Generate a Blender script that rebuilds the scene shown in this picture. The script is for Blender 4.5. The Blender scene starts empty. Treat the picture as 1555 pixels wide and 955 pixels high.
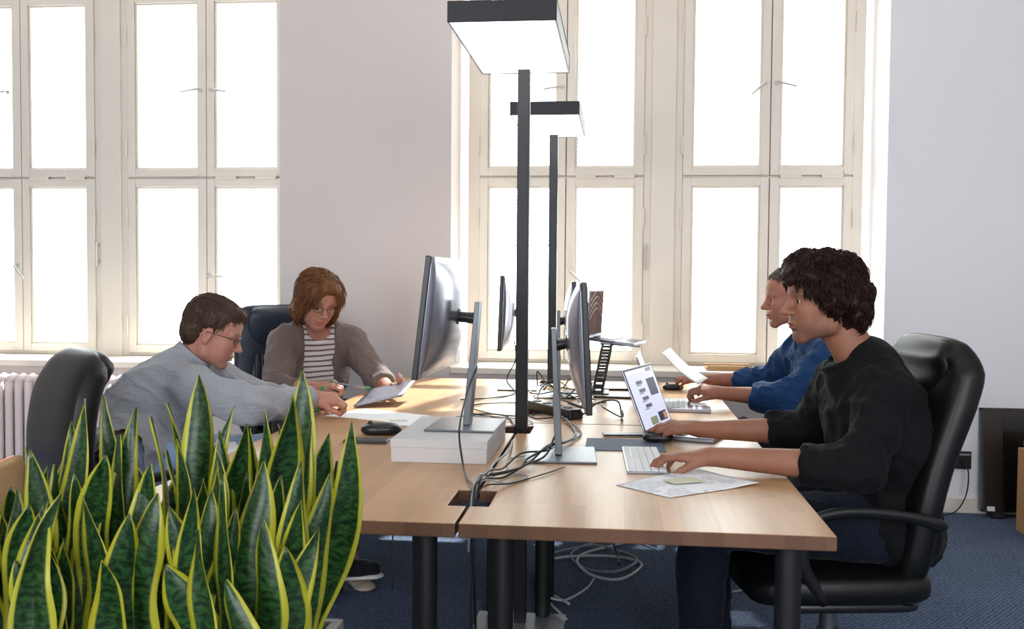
import bpy, bmesh, math, random
import numpy as np
from mathutils import Vector, Matrix, Euler, noise
random.seed(7); RNG = np.random.default_rng(7)
sc = bpy.context.scene
COL = sc.collection
R = math.radians

# ------------------------------------------------------------------ camera
CAM_H, FOC = 1.32, 1500.0
YAW, PITCH, ROLL = .107, .0393, .008
fw = Vector((-math.sin(YAW)*math.cos(PITCH), math.cos(YAW)*math.cos(PITCH), -math.sin(PITCH)))
rt = fw.cross(Vector((0, 0, 1))).normalized(); up = rt.cross(fw)
r2 = rt*math.cos(ROLL)+up*math.sin(ROLL); u2 = up*math.cos(ROLL)-rt*math.sin(ROLL)
cd = bpy.data.cameras.new('camera'); cam = bpy.data.objects.new('camera', cd); COL.objects.link(cam)
m = Matrix((r2, u2, -fw)).transposed().to_4x4(); m.translation = (0, 0, CAM_H)
cam.matrix_world = m
cd.sensor_width = 36.0; cd.sensor_fit = 'HORIZONTAL'; cd.lens = FOC/1555*36; cd.clip_start = .05
cd.dof.use_dof = True; cd.dof.focus_distance = 3.3; cd.dof.aperture_fstop = 14.0
sc.camera = cam

# ------------------------------------------------------------------ light
sc.view_settings.view_transform = 'Standard'; sc.view_settings.look = 'None'
sc.view_settings.gamma = 1; sc.view_settings.exposure = 0.30
try: sc.view_settings.use_curve_mapping = False
except Exception: pass
sc.cycles.use_denoising = True
sc.cycles.max_bounces = 8; sc.cycles.diffuse_bounces = 5; sc.cycles.transparent_max_bounces = 12
sc.cycles.sample_clamp_indirect = 8; sc.cycles.caustics_reflective = False; sc.cycles.caustics_refractive = False
wd = bpy.data.worlds.new('sky'); sc.world = wd; wd.use_nodes = True
wn = wd.node_tree.nodes; bg = wn['Background']
bg.inputs[0].default_value = (.93, .97, 1.0, 1); bg.inputs[1].default_value = 6.9

def area(name, loc, rot, sx, sy, power, col=(1, 1, 1), portal=False):
    l = bpy.data.lights.new(name, 'AREA'); l.shape = 'RECTANGLE'; l.size = sx; l.size_y = sy
    l.energy = power; l.color = col
    if portal: l.cycles.is_portal = True
    o = bpy.data.objects.new(name, l); COL.objects.link(o); o.location = loc; o.rotation_euler = rot
    return o
SUN = bpy.data.lights.new('sun', 'SUN'); SUN.energy = 14.0; SUN.angle = R(1.5); SUN.color = (1, .97, .93)
so = bpy.data.objects.new('sun', SUN); COL.objects.link(so)
sd = Vector((-.20, -.78, -.80)); so.rotation_euler = sd.to_track_quat('-Z', 'Y').to_euler(); so.location = (0, 12, 9)
# daylight coming in through the windows of the long wall, and fill through openings added in the unseen rear wall
area('window_daylight', (-3.5, 6.5, 2.05), (R(-90), 0, 0), 2.9, 2.5, 1, portal=True)
area('window_daylight', (.26, 6.5, 2.05), (R(-90), 0, 0), 2.4, 2.5, 1, portal=True)
area('rear_fill_portal', (-2.6, -2.85, 1.95), (R(90), 0, 0), 2.6, 2.3, 1, portal=True)
area('rear_fill_portal', (1.6, -2.85, 1.95), (R(90), 0, 0), 2.6, 2.3, 1, portal=True)

# ------------------------------------------------------------------ helpers
def tag(o, label=None, cat=None, group=None, kind=None):
    if label: o['label'] = label
    if cat: o['category'] = cat
    if group: o['group'] = group
    if kind: o['kind'] = kind
    return o
def empty(name, loc=(0, 0, 0), rz=0, label=None, cat=None, group=None, kind=None):
    o = bpy.data.objects.new(name, None); COL.objects.link(o); o.empty_display_size = .05
    o.location = loc; o.rotation_euler = (0, 0, rz)
    return tag(o, label, cat, group, kind)
def link(name, me, mat, parent=None):
    o = bpy.data.objects.new(name, me); COL.objects.link(o)
    if mat is not None and not me.materials: me.materials.append(mat)
    if parent: o.parent = parent
    return o
def copy_tree(o, parent=None):
    c = o.copy(); COL.objects.link(c); c.parent = parent
    for ch in list(o.children): copy_tree(ch, c)
    return c
def hexc(h):
    v = [int(h[i:i+2], 16)/255 for i in (0, 2, 4)]
    return tuple((x/12.92 if x <= .04045 else ((x+.055)/1.055)**2.4) for x in v)+(1,)

class MB:
    def __init__(s): s.v = []; s.f = []
    def add(s, vs, fs):
        b = len(s.v); s.v += [tuple(v) for v in vs]; s.f += [tuple(i+b for i in f) for f in fs]; return s
    def box(s, x0, x1, y0, y1, z0, z1, M=None):
        vs = [Vector((x, y, z)) for x in (x0, x1) for y in (y0, y1) for z in (z0, z1)]
        if M is not None: vs = [M @ v for v in vs]
        return s.add(vs, [(0, 1, 3, 2), (4, 6, 7, 5), (0, 4, 5, 1), (2, 3, 7, 6), (0, 2, 6, 4), (1, 5, 7, 3)])
    def prism(s, poly, z0, z1, M=None):
        n = len(poly); vs = [Vector((x, y, z0)) for x, y in poly]+[Vector((x, y, z1)) for x, y in poly]
        if M is not None: vs = [M @ v for v in vs]
        return s.add(vs, [tuple(range(n-1, -1, -1)), tuple(range(n, 2*n))]+[(i, (i+1) % n, n+(i+1) % n, n+i) for i in range(n)])
    def tube(s, pts, rad, n=10, flat=None, refn=None):
        pts = [Vector(p) for p in pts]; k = len(pts)
        rad = [rad]*k if not hasattr(rad, '__len__') else rad
        t0 = (pts[1]-pts[0]).normalized()
        ref = Vector(refn) if refn else (Vector((0, 0, 1)) if abs(t0.z) < .9 else Vector((1, 0, 0)))
        vs = []
        for i, p in enumerate(pts):
            t = (pts[min(i+1, k-1)]-pts[max(i-1, 0)]).normalized()
            a = (ref-t*ref.dot(t)).normalized(); b = t.cross(a); ref = a
            for j in range(n):
                q = 2*math.pi*j/n
                vs.append(p+a*math.cos(q)*rad[i]*(flat or 1)+b*math.sin(q)*rad[i])
        fs = [(i*n+j, i*n+(j+1) % n, (i+1)*n+(j+1) % n, (i+1)*n+j) for i in range(k-1) for j in range(n)]
        fs += [tuple(range(n-1, -1, -1)), tuple((k-1)*n+j for j in range(n))]
        return s.add(vs, fs)
    def cyl(s, a, b, r1, r2=None, n=16): return s.tube([a, b], [r1, r1 if r2 is None else r2], n)
    def lathe(s, prof, c=(0, 0, 0), n=20):
        vs = []; c = Vector(c)
        for r, z in prof:
            for j in range(n):
                q = 2*math.pi*j/n; vs.append(c+Vector((r*math.cos(q), r*math.sin(q), z)))
        k = len(prof)
        fs = [(i*n+j, i*n+(j+1) % n, (i+1)*n+(j+1) % n, (i+1)*n+j) for i in range(k-1) for j in range(n)]
        fs += [tuple(range(n-1, -1, -1)), tuple((k-1)*n+j for j in range(n))]
        return s.add(vs, fs)
    def super(s, c, r, M=None, e1=.35, e2=.35, nu=20, nv=28, warp=None):
        """rounded cushion (superellipsoid)"""
        sg = lambda w, e: math.copysign(abs(w)**e, w)
        vs = []
        for i in range(nu+1):
            a = -math.pi/2+math.pi*i/nu
            for j in range(nv):
                b = 2*math.pi*j/nv
                v = Vector((r[0]*sg(math.cos(a), e1)*sg(math.cos(b), e2), r[1]*sg(math.cos(a), e1)*sg(math.sin(b), e2), r[2]*sg(math.sin(a), e1)))
                if warp: v = warp(v)
                if M is not None: v = M @ v
                vs.append(v+Vector(c))
        fs = [(i*nv+j, i*nv+(j+1) % nv, (i+1)*nv+(j+1) % nv, (i+1)*nv+j) for i in range(nu) for j in range(nv)]
        return s.add(vs, fs)
    def mesh(s, name):
        me = bpy.data.meshes.new(name); me.from_pydata(s.v, [], s.f); me.update()
        bm = bmesh.new(); bm.from_mesh(me); bmesh.ops.remove_doubles(bm, verts=bm.verts, dist=1e-6)
        bmesh.ops.recalc_face_normals(bm, faces=bm.faces); bm.to_mesh(me); bm.free()
        return me
    def build(s, name, mat, parent=None, smooth=False, bevel=0, seg=2, sub=0):
        me = s.mesh(name)
        if smooth is not False:
            if smooth is True: me.shade_smooth()
            else: me.set_sharp_from_angle(angle=R(smooth))
        o = link(name, me, mat, parent)
        if smooth is not False and smooth is not True: me.shade_smooth(); me.set_sharp_from_angle(angle=R(smooth))
        if bevel:
            b = o.modifiers.new('b', 'BEVEL'); b.width = bevel; b.segments = seg; b.limit_method = 'ANGLE'; b.angle_limit = R(40)
        if sub: o.modifiers.new('s', 'SUBSURF').levels = sub; o.modifiers['s'].render_levels = sub
        return o

def catmull(pts, n=8):
    P = [Vector(p) for p in pts]; P = [P[0]*2-P[1]]+P+[P[-1]*2-P[-2]]; out = []
    for i in range(1, len(P)-2):
        for j in range(n):
            t = j/n; a, b, c, d = P[i-1:i+3]
            out.append(.5*((2*b)+(c-a)*t+(2*a-5*b+4*c-d)*t*t+(3*b-a-3*c+d)*t**3))
    out.append(P[-2]); return out

# ------------------------------------------------------------------ materials
def nt(name):
    m = bpy.data.materials.new(name); m.use_nodes = True
    n = m.node_tree.nodes; l = m.node_tree.links; return m, n, l, n['Principled BSDF']
def pm(name, col, rough=.5, metal=0, var=.08, scale=12, bump=0, bscale=150, spec=.5, sheen=0, emit=None, es=0, coat=0, stretch=(1, 1, 1)):
    m, n, l, b = nt(name)
    tc = n.new('ShaderNodeTexCoord'); mp = n.new('ShaderNodeMapping'); l.new(tc.outputs['Object'], mp.inputs[0])
    mp.inputs['Scale'].default_value = stretch
    nz = n.new('ShaderNodeTexNoise'); nz.inputs['Scale'].default_value = scale; nz.inputs['Detail'].default_value = 4
    l.new(mp.outputs[0], nz.inputs['Vector'])
    mx = n.new('ShaderNodeMix'); mx.data_type = 'RGBA'
    c = hexc(col) if isinstance(col, str) else tuple(col)+(1,)
    mx.inputs['A'].default_value = tuple(x*(1-var) for x in c[:3])+(1,); mx.inputs['B'].default_value = tuple(min(1, x*(1+var)) for x in c[:3])+(1,)
    l.new(nz.outputs['Fac'], mx.inputs['Factor']); l.new(mx.outputs['Result'], b.inputs['Base Color'])
    b.inputs['Roughness'].default_value = rough; b.inputs['Metallic'].default_value = metal
    b.inputs['Specular IOR Level'].default_value = spec
    if sheen: b.inputs['Sheen Weight'].default_value = sheen; b.inputs['Sheen Roughness'].default_value = .4
    if coat: b.inputs['Coat Weight'].default_value = coat; b.inputs['Coat Roughness'].default_value = .15
    if emit: b.inputs['Emission Color'].default_value = tuple(emit)+(1,); b.inputs['Emission Strength'].default_value = es
    if bump:
        nb = n.new('ShaderNodeTexNoise'); nb.inputs['Scale'].default_value = bscale; nb.inputs['Detail'].default_value = 3
        l.new(mp.outputs[0], nb.inputs['Vector'])
        bp = n.new('ShaderNodeBump'); bp.inputs['Strength'].default_value = bump; bp.inputs['Distance'].default_value = .004
        l.new(nb.outputs['Fac'], bp.inputs['Height']); l.new(bp.outputs[0], b.inputs['Normal'])
    return m
def math_(n, l, op, a, b=None):
    q = n.new('ShaderNodeMath'); q.operation = op
    for i, v in enumerate((a, b)):
        if v is None: continue
        if isinstance(v, (int, float)): q.inputs[i].default_value = v
        else: l.new(v, q.inputs[i])
    return q.outputs[0]

def wood_mat(name, c1, c2, stave=.045, length=.42, rough=.33, spec=.4):
    m, n, l, b = nt(name)
    tc = n.new('ShaderNodeTexCoord'); sp = n.new('ShaderNodeSeparateXYZ'); l.new(tc.outputs['Object'], sp.inputs[0])
    cb = n.new('ShaderNodeCombineXYZ'); l.new(sp.outputs['Y'], cb.inputs[0]); l.new(sp.outputs['X'], cb.inputs[1])
    br = n.new('ShaderNodeTexBrick'); l.new(cb.outputs[0], br.inputs['Vector'])
    br.inputs['Scale'].default_value = 1; br.inputs['Brick Width'].default_value = length; br.inputs['Row Height'].default_value = stave
    br.inputs['Mortar Size'].default_value = .0004; br.inputs['Mortar Smooth'].default_value = 1
    br.offset = .37; br.inputs['Color1'].default_value = (0, 0, 0, 1); br.inputs['Color2'].default_value = (1, 1, 1, 1); br.inputs['Mortar'].default_value = (.3, .3, .3, 1)
    gr = n.new('ShaderNodeTexNoise'); gm = n.new('ShaderNodeMapping'); gm.inputs['Scale'].default_value = (90, 3.5, 90)
    l.new(tc.outputs['Object'], gm.inputs[0]); l.new(gm.outputs[0], gr.inputs['Vector']); gr.inputs['Scale'].default_value = 1; gr.inputs['Detail'].default_value = 5
    f = math_(n, l, 'ADD', math_(n, l, 'MULTIPLY', br.outputs['Color'], .45), math_(n, l, 'MULTIPLY', gr.outputs['Fac'], .55))
    cr = n.new('ShaderNodeMix'); cr.data_type = 'RGBA'; cr.inputs['A'].default_value = hexc(c1); cr.inputs['B'].default_value = hexc(c2)
    l.new(f, cr.inputs['Factor']); l.new(cr.outputs['Result'], b.inputs['Base Color'])
    b.inputs['Roughness'].default_value = rough; b.inputs['Specular IOR Level'].default_value = spec
    bp = n.new('ShaderNodeBump'); bp.inputs['Strength'].default_value = .08; bp.inputs['Distance'].default_value = .002
    l.new(gr.outputs['Fac'], bp.inputs['Height']); l.new(bp.outputs[0], b.inputs['Normal'])
    return m

def carpet_mat():
    m, n, l, b = nt('carpet')
    tc = n.new('ShaderNodeTexCoord'); mp = n.new('ShaderNodeMapping'); l.new(tc.outputs['Object'], mp.inputs[0]); mp.inputs['Rotation'].default_value = (0, 0, R(38))
    ch = n.new('ShaderNodeTexVoronoi'); ch.inputs['Scale'].default_value = 62; ch.inputs['Randomness'].default_value = .25; l.new(mp.outputs[0], ch.inputs['Vector'])
    nz = n.new('ShaderNodeTexNoise'); nz.inputs['Scale'].default_value = 2.5; l.new(tc.outputs['Object'], nz.inputs['Vector'])
    f = math_(n, l, 'MULTIPLY', ch.outputs['Distance'], 1.5)
    mx = n.new('ShaderNodeMix'); mx.data_type = 'RGBA'; mx.inputs['A'].default_value = hexc('8698b8'); mx.inputs['B'].default_value = hexc('37445a')
    l.new(f, mx.inputs['Factor'])
    m2 = n.new('ShaderNodeMix'); m2.data_type = 'RGBA'; m2.blend_type = 'MULTIPLY'; m2.inputs['Factor'].default_value = .35
    l.new(mx.outputs['Result'], m2.inputs['A']); l.new(nz.outputs['Fac'], m2.inputs['B'])
    l.new(m2.outputs['Result'], b.inputs['Base Color']); b.inputs['Roughness'].default_value = .95; b.inputs['Specular IOR Level'].default_value = .15
    bp = n.new('ShaderNodeBump'); bp.inputs['Strength'].default_value = .7; bp.inputs['Distance'].default_value = .005; bp.invert = True
    l.new(ch.outputs['Distance'], bp.inputs['Height']); l.new(bp.outputs[0], b.inputs['Normal'])
    return m

def glass_mat():
    m, n, l, b = nt('window_glass'); out = n['Material Output']; n.remove(b)
    tr = n.new('ShaderNodeBsdfTransparent'); gl = n.new('ShaderNodeBsdfGlossy'); gl.inputs['Roughness'].default_value = .02
    lw = n.new('ShaderNodeLayerWeight'); lw.inputs['Blend'].default_value = .5
    fac = math_(n, l, 'ADD', math_(n, l, 'MULTIPLY', math_(n, l, 'POWER', lw.outputs['Facing'], 4.5), .9), .035)
    nz = n.new('ShaderNodeTexNoise'); nz.inputs['Scale'].default_value = 3; bp = n.new('ShaderNodeBump'); bp.inputs['Strength'].default_value = .03
    l.new(nz.outputs['Fac'], bp.inputs['Height']); l.new(bp.outputs[0], gl.inputs['Normal'])
    tr.inputs[0].default_value = (.96, .98, .97, 1)
    ms = n.new('ShaderNodeMixShader'); l.new(fac, ms.inputs[0]); l.new(tr.outputs[0], ms.inputs[1]); l.new(gl.outputs[0], ms.inputs[2])
    l.new(ms.outputs[0], out.inputs[0]); return m

def skin_mat(name, base, dark, stub=(.10, .07, .06)):
    """'tint' r = redness (lips, ears), g = stubble / brow"""
    m, n, l, b = nt(name)
    at = n.new('ShaderNodeAttribute'); at.attribute_name = 'tint'; sp = n.new('ShaderNodeSeparateColor'); l.new(at.outputs['Color'], sp.inputs[0])
    nz = n.new('ShaderNodeTexNoise'); nz.inputs['Scale'].default_value = 25; nz.inputs['Detail'].default_value = 4
    tc = n.new('ShaderNodeTexCoord'); l.new(tc.outputs['Object'], nz.inputs['Vector'])
    a = n.new('ShaderNodeMix'); a.data_type = 'RGBA'; a.inputs['A'].default_value = hexc(base); a.inputs['B'].default_value = hexc(dark); l.new(nz.outputs['Fac'], a.inputs['Factor'])
    c = n.new('ShaderNodeMix'); c.data_type = 'RGBA'; l.new(sp.outputs['Red'], c.inputs['Factor']); l.new(a.outputs['Result'], c.inputs['A']); c.inputs['B'].default_value = (.42, .12, .10, 1)
    d = n.new('ShaderNodeMix'); d.data_type = 'RGBA'; l.new(sp.outputs['Green'], d.inputs['Factor']); l.new(c.outputs['Result'], d.inputs['A']); d.inputs['B'].default_value = stub+(1,)
    l.new(d.outputs['Result'], b.inputs['Base Color'])
    b.inputs['Roughness'].default_value = .55; b.inputs['Specular IOR Level'].default_value = .35
    b.inputs['Subsurface Weight'].default_value = .12; b.inputs['Subsurface Radius'].default_value = (.02, .008, .004); b.inputs['Subsurface Scale'].default_value = .4
    return m
def cloth_mat(name, col, rough=.85, weave=420, sheen=.25, var=.1, crease=.22):
    m = pm(name, col, rough=rough, var=var, scale=9, bump=.25, bscale=weave, spec=.2, sheen=sheen)
    n = m.node_tree.nodes; l = m.node_tree.links; b = n['Principled BSDF']
    tc = n.new('ShaderNodeTexCoord'); mp = n.new('ShaderNodeMapping'); mp.inputs['Rotation'].default_value = (.5, .4, .6); mp.inputs['Scale'].default_value = (1, 1, 2.6); l.new(tc.outputs['Object'], mp.inputs[0])
    w = n.new('ShaderNodeTexNoise'); w.inputs['Scale'].default_value = 9; w.inputs['Detail'].default_value = 2; w.inputs['Distortion'].default_value = 1.2; l.new(mp.outputs[0], w.inputs['Vector'])
    r = math_(n, l, 'ABSOLUTE', math_(n, l, 'SUBTRACT', w.outputs['Fac'], .5))
    bp = n.new('ShaderNodeBump'); bp.inputs['Strength'].default_value = crease; bp.inputs['Distance'].default_value = .07; bp.invert = True; l.new(r, bp.inputs['Height'])
    old = b.inputs['Normal'].links[0].from_node; l.new(bp.outputs[0], old.inputs['Normal']); return m
def stripe_mat():
    m, n, l, b = nt('striped_jersey')
    tc = n.new('ShaderNodeTexCoord'); sp = n.new('ShaderNodeSeparateXYZ'); l.new(tc.outputs['Object'], sp.inputs[0])
    nz = n.new('ShaderNodeTexNoise'); nz.inputs['Scale'].default_value = 6; l.new(tc.outputs['Object'], nz.inputs['Vector'])
    z = math_(n, l, 'ADD', sp.outputs['Z'], math_(n, l, 'MULTIPLY', nz.outputs['Fac'], .02))
    z = math_(n, l, 'ADD', z, math_(n, l, 'MULTIPLY', sp.outputs['X'], -.05))
    fr = math_(n, l, 'FRACT', math_(n, l, 'MULTIPLY', z, 1/.0265)); g = math_(n, l, 'GREATER_THAN', fr, .66)
    mx = n.new('ShaderNodeMix'); mx.data_type = 'RGBA'; mx.inputs['A'].default_value = hexc('dcd6d6'); mx.inputs['B'].default_value = hexc('77595c'); l.new(g, mx.inputs['Factor'])
    l.new(mx.outputs['Result'], b.inputs['Base Color']); b.inputs['Roughness'].default_value = .85
    return m
def hair_mat(name, c1, c2):
    m, n, l, b = nt(name)
    tc = n.new('ShaderNodeTexCoord'); nz = n.new('ShaderNodeTexNoise'); nz.inputs['Scale'].default_value = 45; nz.inputs['Detail'].default_value = 5
    l.new(tc.outputs['Object'], nz.inputs['Vector'])
    cr = n.new('ShaderNodeMix'); cr.data_type = 'RGBA'; cr.inputs['A'].default_value = hexc(c1); cr.inputs['B'].default_value = hexc(c2)
    l.new(nz.outputs['Fac'], cr.inputs['Factor']); l.new(cr.outputs['Result'], b.inputs['Base Color'])
    b.inputs['Roughness'].default_value = .5; b.inputs['Specular IOR Level'].default_value = .18
    return m
def leaf_mat():
    m, n, l, b = nt('snake_plant_leaf')
    uv = n.new('ShaderNodeUVMap'); uv.uv_map = 'UVMap'; sp = n.new('ShaderNodeSeparateXYZ'); l.new(uv.outputs[0], sp.inputs[0])
    oi = n.new('ShaderNodeObjectInfo')
    nz = n.new('ShaderNodeTexNoise'); nz.inputs['Scale'].default_value = 14; nz.inputs['Detail'].default_value = 2
    tc = n.new('ShaderNodeTexCoord'); l.new(tc.outputs['Object'], nz.inputs['Vector'])
    e = math_(n, l, 'ABSOLUTE', math_(n, l, 'SUBTRACT', sp.outputs['X'], .5))
    e = math_(n, l, 'ADD', e, math_(n, l, 'MULTIPLY', math_(n, l, 'SUBTRACT', nz.outputs['Fac'], .5), .10))
    mr = n.new('ShaderNodeMapRange'); mr.inputs['From Min'].default_value = .345; mr.inputs['From Max'].default_value = .39; l.new(e, mr.inputs['Value'])
    bn = n.new('ShaderNodeTexNoise'); mp = n.new('ShaderNodeMapping'); mp.inputs['Scale'].default_value = (4, 60, 1); l.new(uv.outputs[0], mp.inputs[0]); l.new(mp.outputs[0], bn.inputs['Vector'])
    bn.inputs['Scale'].default_value = 1; bn.inputs['Detail'].default_value = 3; bn.inputs['Distortion'].default_value = .6
    b2 = n.new('ShaderNodeMapRange'); b2.inputs['From Min'].default_value = .4; b2.inputs['From Max'].default_value = .62; l.new(bn.outputs['Fac'], b2.inputs['Value'])
    g = n.new('ShaderNodeMix'); g.data_type = 'RGBA'; g.inputs['A'].default_value = hexc('122812'); g.inputs['B'].default_value = hexc('335a2c'); l.new(b2.outputs[0], g.inputs['Factor'])
    rv = n.new('ShaderNodeMix'); rv.data_type = 'RGBA'; rv.blend_type = 'MULTIPLY'; l.new(math_(n, l, 'MULTIPLY', oi.outputs['Random'], .5), rv.inputs['Factor']); l.new(g.outputs['Result'], rv.inputs['A']); rv.inputs['B'].default_value = (.55, .75, .6, 1)
    y = n.new('ShaderNodeMix'); y.data_type = 'RGBA'; y.inputs['B'].default_value = hexc('b0ad30'); l.new(rv.outputs['Result'], y.inputs['A']); l.new(mr.outputs[0], y.inputs['Factor'])
    l.new(y.outputs['Result'], b.inputs['Base Color']); b.inputs['Roughness'].default_value = .34
    tl = n.new('ShaderNodeBsdfTranslucent'); l.new(y.outputs['Result'], tl.inputs[0]); ms = n.new('ShaderNodeMixShader'); ms.inputs[0].default_value = .22
    out = n['Material Output']; l.new(b.outputs[0], ms.inputs[1]); l.new(tl.outputs[0], ms.inputs[2]); l.new(ms.outputs[0], out.inputs[0])
    return m
def trans_mat(name, col, fac=.5):
    m, n, l, b = nt(name); b.inputs['Base Color'].default_value = hexc(col); b.inputs['Roughness'].default_value = .6
    nz = n.new('ShaderNodeTexNoise'); nz.inputs['Scale'].default_value = 8; mx = n.new('ShaderNodeMix'); mx.data_type = 'RGBA'
    c = hexc(col); mx.inputs['A'].default_value = tuple(x*.95 for x in c[:3])+(1,); mx.inputs['B'].default_value = c; l.new(nz.outputs['Fac'], mx.inputs['Factor']); l.new(mx.outputs['Result'], b.inputs['Base Color'])
    tl = n.new('ShaderNodeBsdfTranslucent'); tl.inputs[0].default_value = c; ms = n.new('ShaderNodeMixShader'); ms.inputs[0].default_value = fac
    l.new(b.outputs[0], ms.inputs[1]); l.new(tl.outputs[0], ms.inputs[2]); l.new(ms.outputs[0], n['Material Output'].inputs[0]); return m

M = dict(
 wallr=pm('wall_paint_cool_lit', 'f3f2f7', .85, var=.02, scale=1.5, bump=.05, bscale=60),  # cool, brighter light on the right-hand wall is mixed into its paint colour
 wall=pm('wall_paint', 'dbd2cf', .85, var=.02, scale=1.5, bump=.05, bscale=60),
 ceil=pm('ceiling_paint', 'ecebe8', .9, var=.02, scale=2),
 frame=pm('window_paint', 'e6ded3', .38, var=.03, scale=5),
 carpet=carpet_mat(), glass=glass_mat(),
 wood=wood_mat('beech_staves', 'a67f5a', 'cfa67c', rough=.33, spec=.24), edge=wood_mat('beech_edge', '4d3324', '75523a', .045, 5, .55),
 black=pm('black_powder_coat', '0a0b0d', .5, var=.15), blackm=pm('black_lamp_metal', '1b1b20', .4, metal=.3),
 lamp=pm('lamp_diffuser', 'f4f4f4', .6, emit=(1, 1, 1), es=3.0),
 lampup=pm('lamp_uplight', 'f4f4f4', .6, emit=(1, .98, .95), es=5.0),
 plate=pm('steel_plate', 'b9bcc2', .35, metal=.7),
 alu=pm('brushed_aluminium', '6f7278', .36, metal=.8, var=.05, stretch=(1, 1, 8)),
 silver=pm('silver_plastic', 'a2a4b2', .24, metal=.75, var=.03), handle=pm('handle_nickel', 'c9c9c6', .3, metal=.3),
 plastic=pm('dark_plastic', '16171b', .35, var=.1), screen=pm('dark_screen', '0b0d12', .12, var=.05),
 leather=pm('black_leather', '08090a', .40, var=.2, scale=20, bump=.22, bscale=260, spec=.35, coat=.04),
 navy=pm('navy_leather', '1a2230', .42, var=.15, scale=20, bump=.2, bscale=260),
 white=pm('white_card', 'c3c0c2', .55, var=.02), paper=pm('paper', 'f0f0f2', .8, var=.02),
 cardb=pm('cardboard', 'b98c5c', .85, var=.08, scale=30, bump=.1),
 cable=pm('cable_rubber', '101a1d', .4), cableg=pm('grey_cable', '8f979c', .45), cablew=pm('white_cable', 'c4c8cc', .45),
 radi=pm('radiator_enamel', 'ecdcd8', .35, var=.02), ply=pm('plywood', 'c39b6a', .5, var=.12, scale=6, stretch=(1, 1, 12)),
 orange=pm('orange_edge', 'e8722a', .45), rub=pm('rubber', '101011', .6),
 hair_dark=hair_mat('dark_brown_hair', '120908', '311b15'), hair_brown=hair_mat('brown_hair', '2c1f1a', '5a4338'),
 hair_auburn=hair_mat('auburn_hair', '3c2318', '8a5c3a'), hair_grey=hair_mat('greying_hair', '2e2623', '6a5a50'),
 blue=cloth_mat('navy_blue_cotton', '1b3c66', var=.22, sheen=.1), grey=cloth_mat('grey_shirt_cotton', '9b9da4', var=.05, sheen=.05),
 knit=cloth_mat('charcoal_knit', '0c0d10', weave=520, sheen=.03, crease=.1), taupe=cloth_mat('taupe_knit', '73645f', weave=500, sheen=.1),
 denim=cloth_mat('dark_denim', '131a28', var=.3, sheen=.05), lightdenim=cloth_mat('light_denim', '8fa6c6', var=.2), trouser=cloth_mat('dark_trousers', '20222a'),
 stripe=stripe_mat(), green=pm('green_plastic', '1d8a5c', .35), sole=pm('white_sole', 'dcdad6', .6), canvas=cloth_mat('black_canvas', '15171c'),
 leaf=leaf_mat(), soil=pm('potting_soil', '2e231b', .95, var=.4, scale=60, bump=.8, bscale=80), planter=pm('grey_planter', '6e6c68', .6, var=.1),
 eye=pm('eye_white', 'e6e0dc', .15, var=.01), iris=pm('iris', '2c2018', .1), lens=glass_mat(), slat=trans_mat('blind_slat', 'f2efe6', .55),
 red=pm('red_nail_varnish', 'a02028', .3), post=pm('yellow_note', 'cfd0b4', .8), pad=pm('desk_pad', '4c5a70', .7), sandal=pm('sandal_leather', 'b9a999', .5),
)
# ------------------------------------------------------------------ room shell
YW, YF = 5.79, 6.22      # wall face, window frame plane
XL, XR, ZC, YB = -6.2, 4.2, 3.75, -2.6
def slab(name, *b, mat='wall'):
    o = MB().box(*b).build(name, M[mat]); o['kind'] = 'structure'; return o
fl = slab('floor', XL, XR, YB, YW+.5, -.1, 0, mat='carpet')
slab('ceiling', XL-.2, XR+.2, YB-.2, YW+.7, ZC, ZC+.15, mat='ceil')
slab('wall_left', XL-.2, XL, YB-.2, YW+.7, -.1, ZC); slab('wall_right', XR, XR+.2, YB-.2, YW+.7, -.1, ZC)
W1 = (-4.95, -2.034); W2 = (-.99, 1.50); ZS, ZT = .775, 3.17
wb = MB()
yb = YW+.62
for a, b in ((XL, W1[0]), (W1[1], W2[0])): wb.box(a, b, YW, yb, -.1, ZC)
for a, b in (W1, W2): wb.box(a, b, YW, yb, ZT, ZC); wb.box(a, b, YW, yb, -.1, ZS-.035)
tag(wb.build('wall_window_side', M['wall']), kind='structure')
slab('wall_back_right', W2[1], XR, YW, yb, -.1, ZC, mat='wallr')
# unseen rear wall behind the camera, window openings added to fill the room with light
wb = MB()
for a, b in ((XL, -3.9), (-1.3, .3), (2.9, XR)): wb.box(a, b, YB-.2, YB, -.1, ZC)
for a, b in ((-3.9, -1.3), (.3, 2.9)): wb.box(a, b, YB-.2, YB, 3.1, ZC); wb.box(a, b, YB-.2, YB, -.1, .8)
tag(wb.build('wall_rear', M['wall']), kind='structure')
for a, b, nm in ((W1[1], W2[0], 'baseboard_middle'), (W2[1], XR, 'baseboard_right'), (XL, W1[0], 'baseboard_left')):
    o = MB().box(a, b, YW-.018, YW-.001, 0, .085).build(nm, M['frame'], bevel=.004); o['kind'] = 'structure'
for (a, b), nm in ((W1, 'trim_1'), (W2, 'trim_2')):   # window boards
    o = MB().box(a, b, YW-.05 if nm == 'trim_1' else YW-.02, YF+.02, ZS-.04, ZS).build(nm, M['frame'], bevel=.006); o['kind'] = 'structure'

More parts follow.
